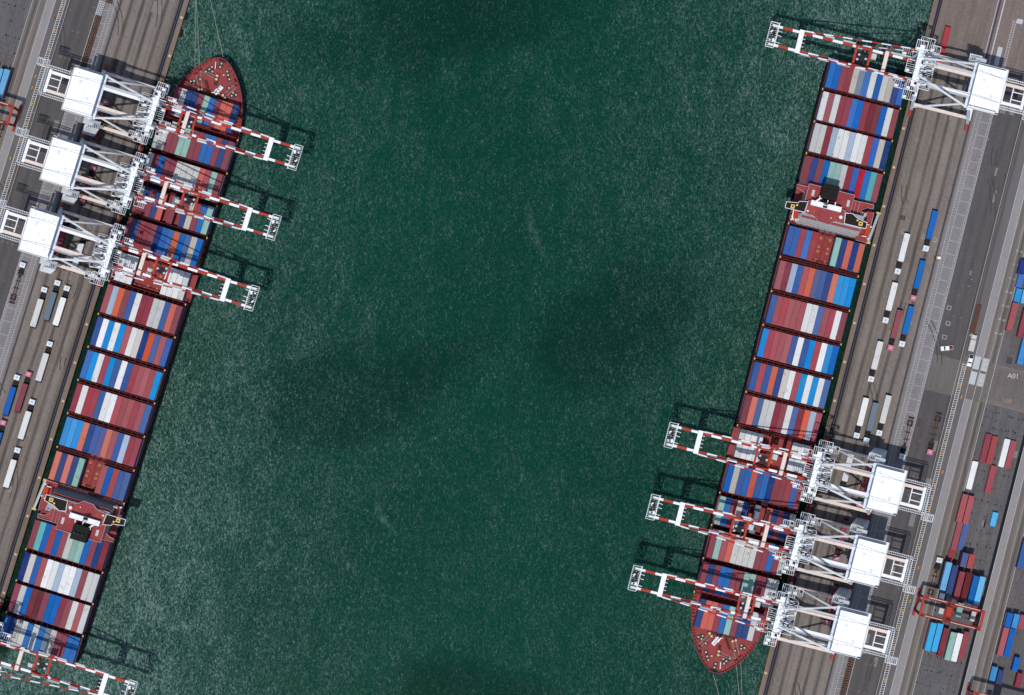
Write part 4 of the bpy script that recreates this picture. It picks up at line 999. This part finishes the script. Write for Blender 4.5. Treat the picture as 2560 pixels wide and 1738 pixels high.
# ------------------------------------------------------------------ barrier racks, small vehicles, quay furniture
def barrier(fr, v0, v1, label):
    b = MB(); z = 0.75
    for x in (-0.75, 0.75): b.bar((x, v0, z), (x, v1, z), 0.24, 0.2, 0)
    y = v0
    while y <= v1:
        b.bar((-0.75, y, z), (0.75, y + 0.5, z), 0.2, 0.16, 0)
        for x in (-0.75, 0.75): b.bar((x, y, 0), (x, y, z), 0.14, 0.14, 0)
        y += 1.02
    k = 0; y = v0 + 2
    while y < v1:
        b.box((-0.75 + 1.9 * (random.random() < .3) + 0.9, y, .5), (.45, 1.6, .9), 1, random.uniform(-.2, .2)); y += random.uniform(4, 9)
    o = b.build('guard_barrier', [greyroof_m, paint('orange barrier block', alb(206, 150, 80))], None, fr.at(50.4, 0, 1, .01), fr.rot)
    tag(o, label, 'barrier', 'ladder-like guard barriers')
barrier(FR, -156.0, 6.0, 'white ladder-like guard barrier with orange blocks along the right service road')
barrier(FL, -170.0, -40.0, 'white ladder-like guard barrier with orange blocks along the left service road')

def pickup(fr, u, v, rz, label, bed):
    root = empty('pickup_truck', fr.at(u, v, 1, .01), fr.rot + rz)
    b = MB(); b.rng(-.95, .95, -2.6, 2.6, .45, .95, 0); b.rng(-.9, .9, -2.55, -.9, .95, 1.15, 0); b.rng(-.85, .85, -.7, .9, .95, 1.7, 0)
    b.rng(-.95, -.85, .95, 2.6, .95, 1.3, 0); b.rng(.85, .95, .95, 2.6, .95, 1.3, 0); b.rng(-.95, .95, 2.5, 2.6, .95, 1.3, 0); b.build('body', [white_m], root)
    g = MB(); g.add([(-.8, -1.25, 1.17), (.8, -1.25, 1.17), (.75, -.72, 1.68), (-.75, -.72, 1.68)], [(0, 1, 2, 3)]); g.rng(-.75, .75, .9, .93, 1.2, 1.6); g.build('windscreen', [glass_m], root)
    c = MB(); c.rng(-.84, .84, .95, 2.48, .96, 1.02, 0)
    c.box((.2, 1.6, 1.2), (.9, .7, .4), 1); c.box((-.3, 2.1, 1.15), (.6, .5, .3), 0); c.build('load_bed', [dark_m, bed], root)
    for x in (-.9, .9):
        for y in (-1.7, 1.7):
            w = MB(); w.tube((x - .12, y, .36), (x + .12, y, .36), .36, 12); w.build('wheel', [tyre_m], root)
    tag(root, label, 'pickup truck', 'white pickups'); return root
pickup(FR, 41.4, 10.2, R(-70), 'white pickup truck standing crosswise on the dark asphalt with red load', red_m)
pickup(FR, 52.3, 7.6, R(0), 'white pickup truck with a dark empty bed beside the guard barrier', dark_m)
bt = empty('box_truck', FR.at(51.2, 14.4, 1, .01), FR.rot)
b = MB(); b.rng(-1.2, 1.2, -3.0, 1.9, .9, 3.2); b.build('cargo_box', [boxtop_m], bt)
b = MB(); b.rng(-1.1, 1.1, 2.2, 4.0, .6, 2.6); cab_ = b.build('cab', [greyroof_m], bt)
b = MB(); b.rng(-1, 1, 3.98, 4.05, 1.6, 2.4); b.build('windscreen', [glass_m], cab_)
b = MB(); b.rng(-.5, .5, -3, 3.9, .6, .9); b.build('chassis', [dark_m], bt)
for x in (-1, 1):
    for y in (-1.9, 3.1): w = MB(); w.tube((x - .15, y, .45), (x + .15, y, .45), .45, 12); w.build('wheel', [tyre_m], bt)
tag(bt, 'small off-white box truck parked behind the rusty flat trailer', 'box truck')
ft = empty('flat_trailer', FR.at(50.2, 25.2, 1, .01), FR.rot)
b = MB(); b.rng(-1.0, 1.0, -6.2, 6.2, 1.0, 1.25); b.build('bed', [rust_m], ft)
b = MB(); b.rng(-.2, .2, -8.4, -6.2, .8, 1.0); b.rng(-.9, .9, -7.4, -7.0, .8, 1.1); b.build('drawbar', [grate_m], ft)
for x in (-.8, .8):
    for y in (-5, 4, 5.2): w = MB(); w.tube((x - .15, y, .5), (x + .15, y, .5), .5, 12); w.build('wheel', [tyre_m], ft)
tag(ft, 'rusty brown flat trailer parked in front of the box truck', 'trailer')
fk = empty('forklift', FR.at(28.6, 46.4, 1, .01), FR.rot + R(-80))
b = MB(); b.rng(-.6, .6, -1.0, 1.0, .4, 1.1); b.build('body', [yellow_m], fk)
b = MB(); b.rng(-.5, .5, -.4, .7, 2.0, 2.1)
for x in (-.48, .48):
    for y in (-.38, .68): b.bar((x, y, 1.1), (x, y, 2), .07)
b.build('overhead_guard', [white_m], fk)
b = MB(); b.rng(-.4, -.25, -2.1, -1.0, .1, .2); b.rng(.25, .4, -2.1, -1.0, .1, .2); b.rng(-.5, .5, -1.12, -1.0, .1, 2.2); b.build('fork', [dark_m], fk)
for x in (-.55, .55):
    for y in (-.6, .65): w = MB(); w.tube((x - .1, y, .32), (x + .1, y, .32), .32, 10); w.build('wheel', [tyre_m], fk)
tag(fk, 'small yellow forklift by the landward crane rail', 'forklift')

def rack_mesh(mat, nm):
    b = MB()
    for x in (-1.1, -0.35, 0.35, 1.1):
        for z in (.3, 1.1): b.bar((x, -2.9, z), (x, 2.9, z), .2, .25)
    y = -2.9
    while y <= 2.95: b.bar((-1.2, y, 1.3), (1.2, y, 1.3), .26, .2); b.bar((-1.2, y, .1), (1.2, y, .1), .26, .2); y += .97
    for x in (-1.1, 1.1):
        for y in (-2.8, 0, 2.8): b.bar((x, y, 0), (x, y, 1.3), .2)
    return b.mesh(nm, [mat])
RB = rack_mesh(rust_m, 'spreader_frame'); RG = rack_mesh(grate_m, 'spreader_frame')
for fr in (FR, FL):
    for k in range(9):
        for (du, me, kind) in ((0, RB, 'brown'), (-0.0, RG, 'grey')):
            if (k < 4) != (kind == 'brown') and not (kind == 'brown' and k >= 5): continue
            u = 34.6 + (0.2 if kind == 'grey' else 0) + (-2.5 if (kind == 'brown' and k >= 5) else 0); v = -127.8 - 6.2 * k
            p = fr.at(u, v, 1, .02)
            if not in_view(p, 2): continue
            o = bpy.data.objects.new('spreader_frame', me); COL.objects.link(o); o.location = p; o.rotation_euler = (0, 0, fr.rot)
            tag(o, kind + ' steel frame in the line of lattice frames on the ' + fr.side + ' duct strip', 'steel frame', kind + ' lattice frames on the ' + fr.side + ' quay')

# mooring ropes, gangways, fenders, bollards
def rope(name, fr, a, c, label, group, r=0.07, sag=1.2):
    pts = []
    for i in range(13):
        t = i / 12; p = Vector(a).lerp(Vector(c), t); p.z -= sag * 4 * t * (1 - t); pts.append(p)
    b = MB()
    for p, q in zip(pts, pts[1:]): b.tube(p, q, r, 5)
    tag(b.build(name, [rope_m]), label, 'rope', group)
for fr in (FR, FL):
    so = fr.at(UC / PXM, 0, FS)
    def sp(x, y, z): return Vector((so.x + x * fr.c - y * fr.s, so.y + x * fr.s + y * fr.c, z))
    d = 'bottom right' if fr.side == 'right' else 'top left'
    for k, (bx, u, v) in enumerate((((7.9, -140.2), 0.9, -178.0), ((9.3, -138.0), 1.0, -179.0), ((-0.4, -147.0), 0.9, -186.0))):
        lab = ('thin mooring rope from the bow tip of the ' if k == 2 else 'one of two mooring ropes from the quay side of the bow, ') + fr.side + (' ship to the quay' if k == 2 else ' ship')
        rope('mooring_rope', fr, sp(bx[0], bx[1], 6.9), fr.at(u, v, 1, .8), lab, 'mooring ropes at the ' + fr.side + ' bow' if k < 2 else None)
    g = empty('gangway', fr.at(-1.0, 52.5, 1 - 6 / H, 0), fr.rot)
    b = MB(); b.bar((-1.0, -6.8, 6.9), (0.9, 6.2, 0.9), 1.0, .2, 0); b.build('walkway', [grate_m], g)
    b = MB()
    for x in (-.5, .5): b.bar((-1.0 + x, -6.8, 8.0), (0.9 + x, 6.2, 2.0), .1, .1)
    b.build('handrail', [greyroof_m], g)
    b = MB(); b.rng(0.0, 1.9, 6.0, 6.8, .5, .9, 0); b.rng(-1.6, .0, -7.6, -6.7, 6.6, 6.95, 0); b.build('end_platform', [yellow_m], g)
    tag(g, 'grey gangway with yellow ends beside the bridge of the ' + fr.side + ' ship', 'gangway', 'gangways')
    for v in (-160, -168.5, -152.5, 124, 132, 140):
        p = fr.at(-0.45, v, 1, -1.6)
        if not in_view(p, 0): continue
        b = MB(); b.tube((0, -1.5, 0), (0, 1.5, 0), .75, 14, 0)
        for y in (-.9, 0, .9): b.tube((0, y - .08, 0), (0, y + .08, 0), .82, 14, 0)
        b.bar((.3, -1, .7), (.6, -1, 1.5), .08, .08); b.bar((.3, 1, .7), (.6, 1, 1.5), .08, .08)
        o = b.build('fender', [tyre_m], None, p, fr.rot); tag(o, 'black rubber fender on the bare quay wall of the ' + fr.side + ' berth', 'fender', 'fenders of the ' + fr.side + ' quay')
    for v in range(-176, 141, 17):
        p = fr.at(0.9, v, 1, .02)
        if not in_view(p, 0): continue
        b = MB(); b.tube((0, 0, 0), (0, 0, .5), .28, 10); b.tube((0, 0, .5), (0, 0, .72), .42, 10, 0, .36); b.rng(-.5, .5, -.5, .5, 0, .06)
        o = b.build('bollard', [cream_m], None, p, fr.rot); tag(o, 'squat mooring bollard on the edge of the ' + fr.side + ' quay', 'bollard', 'bollards of the ' + fr.side + ' quay')
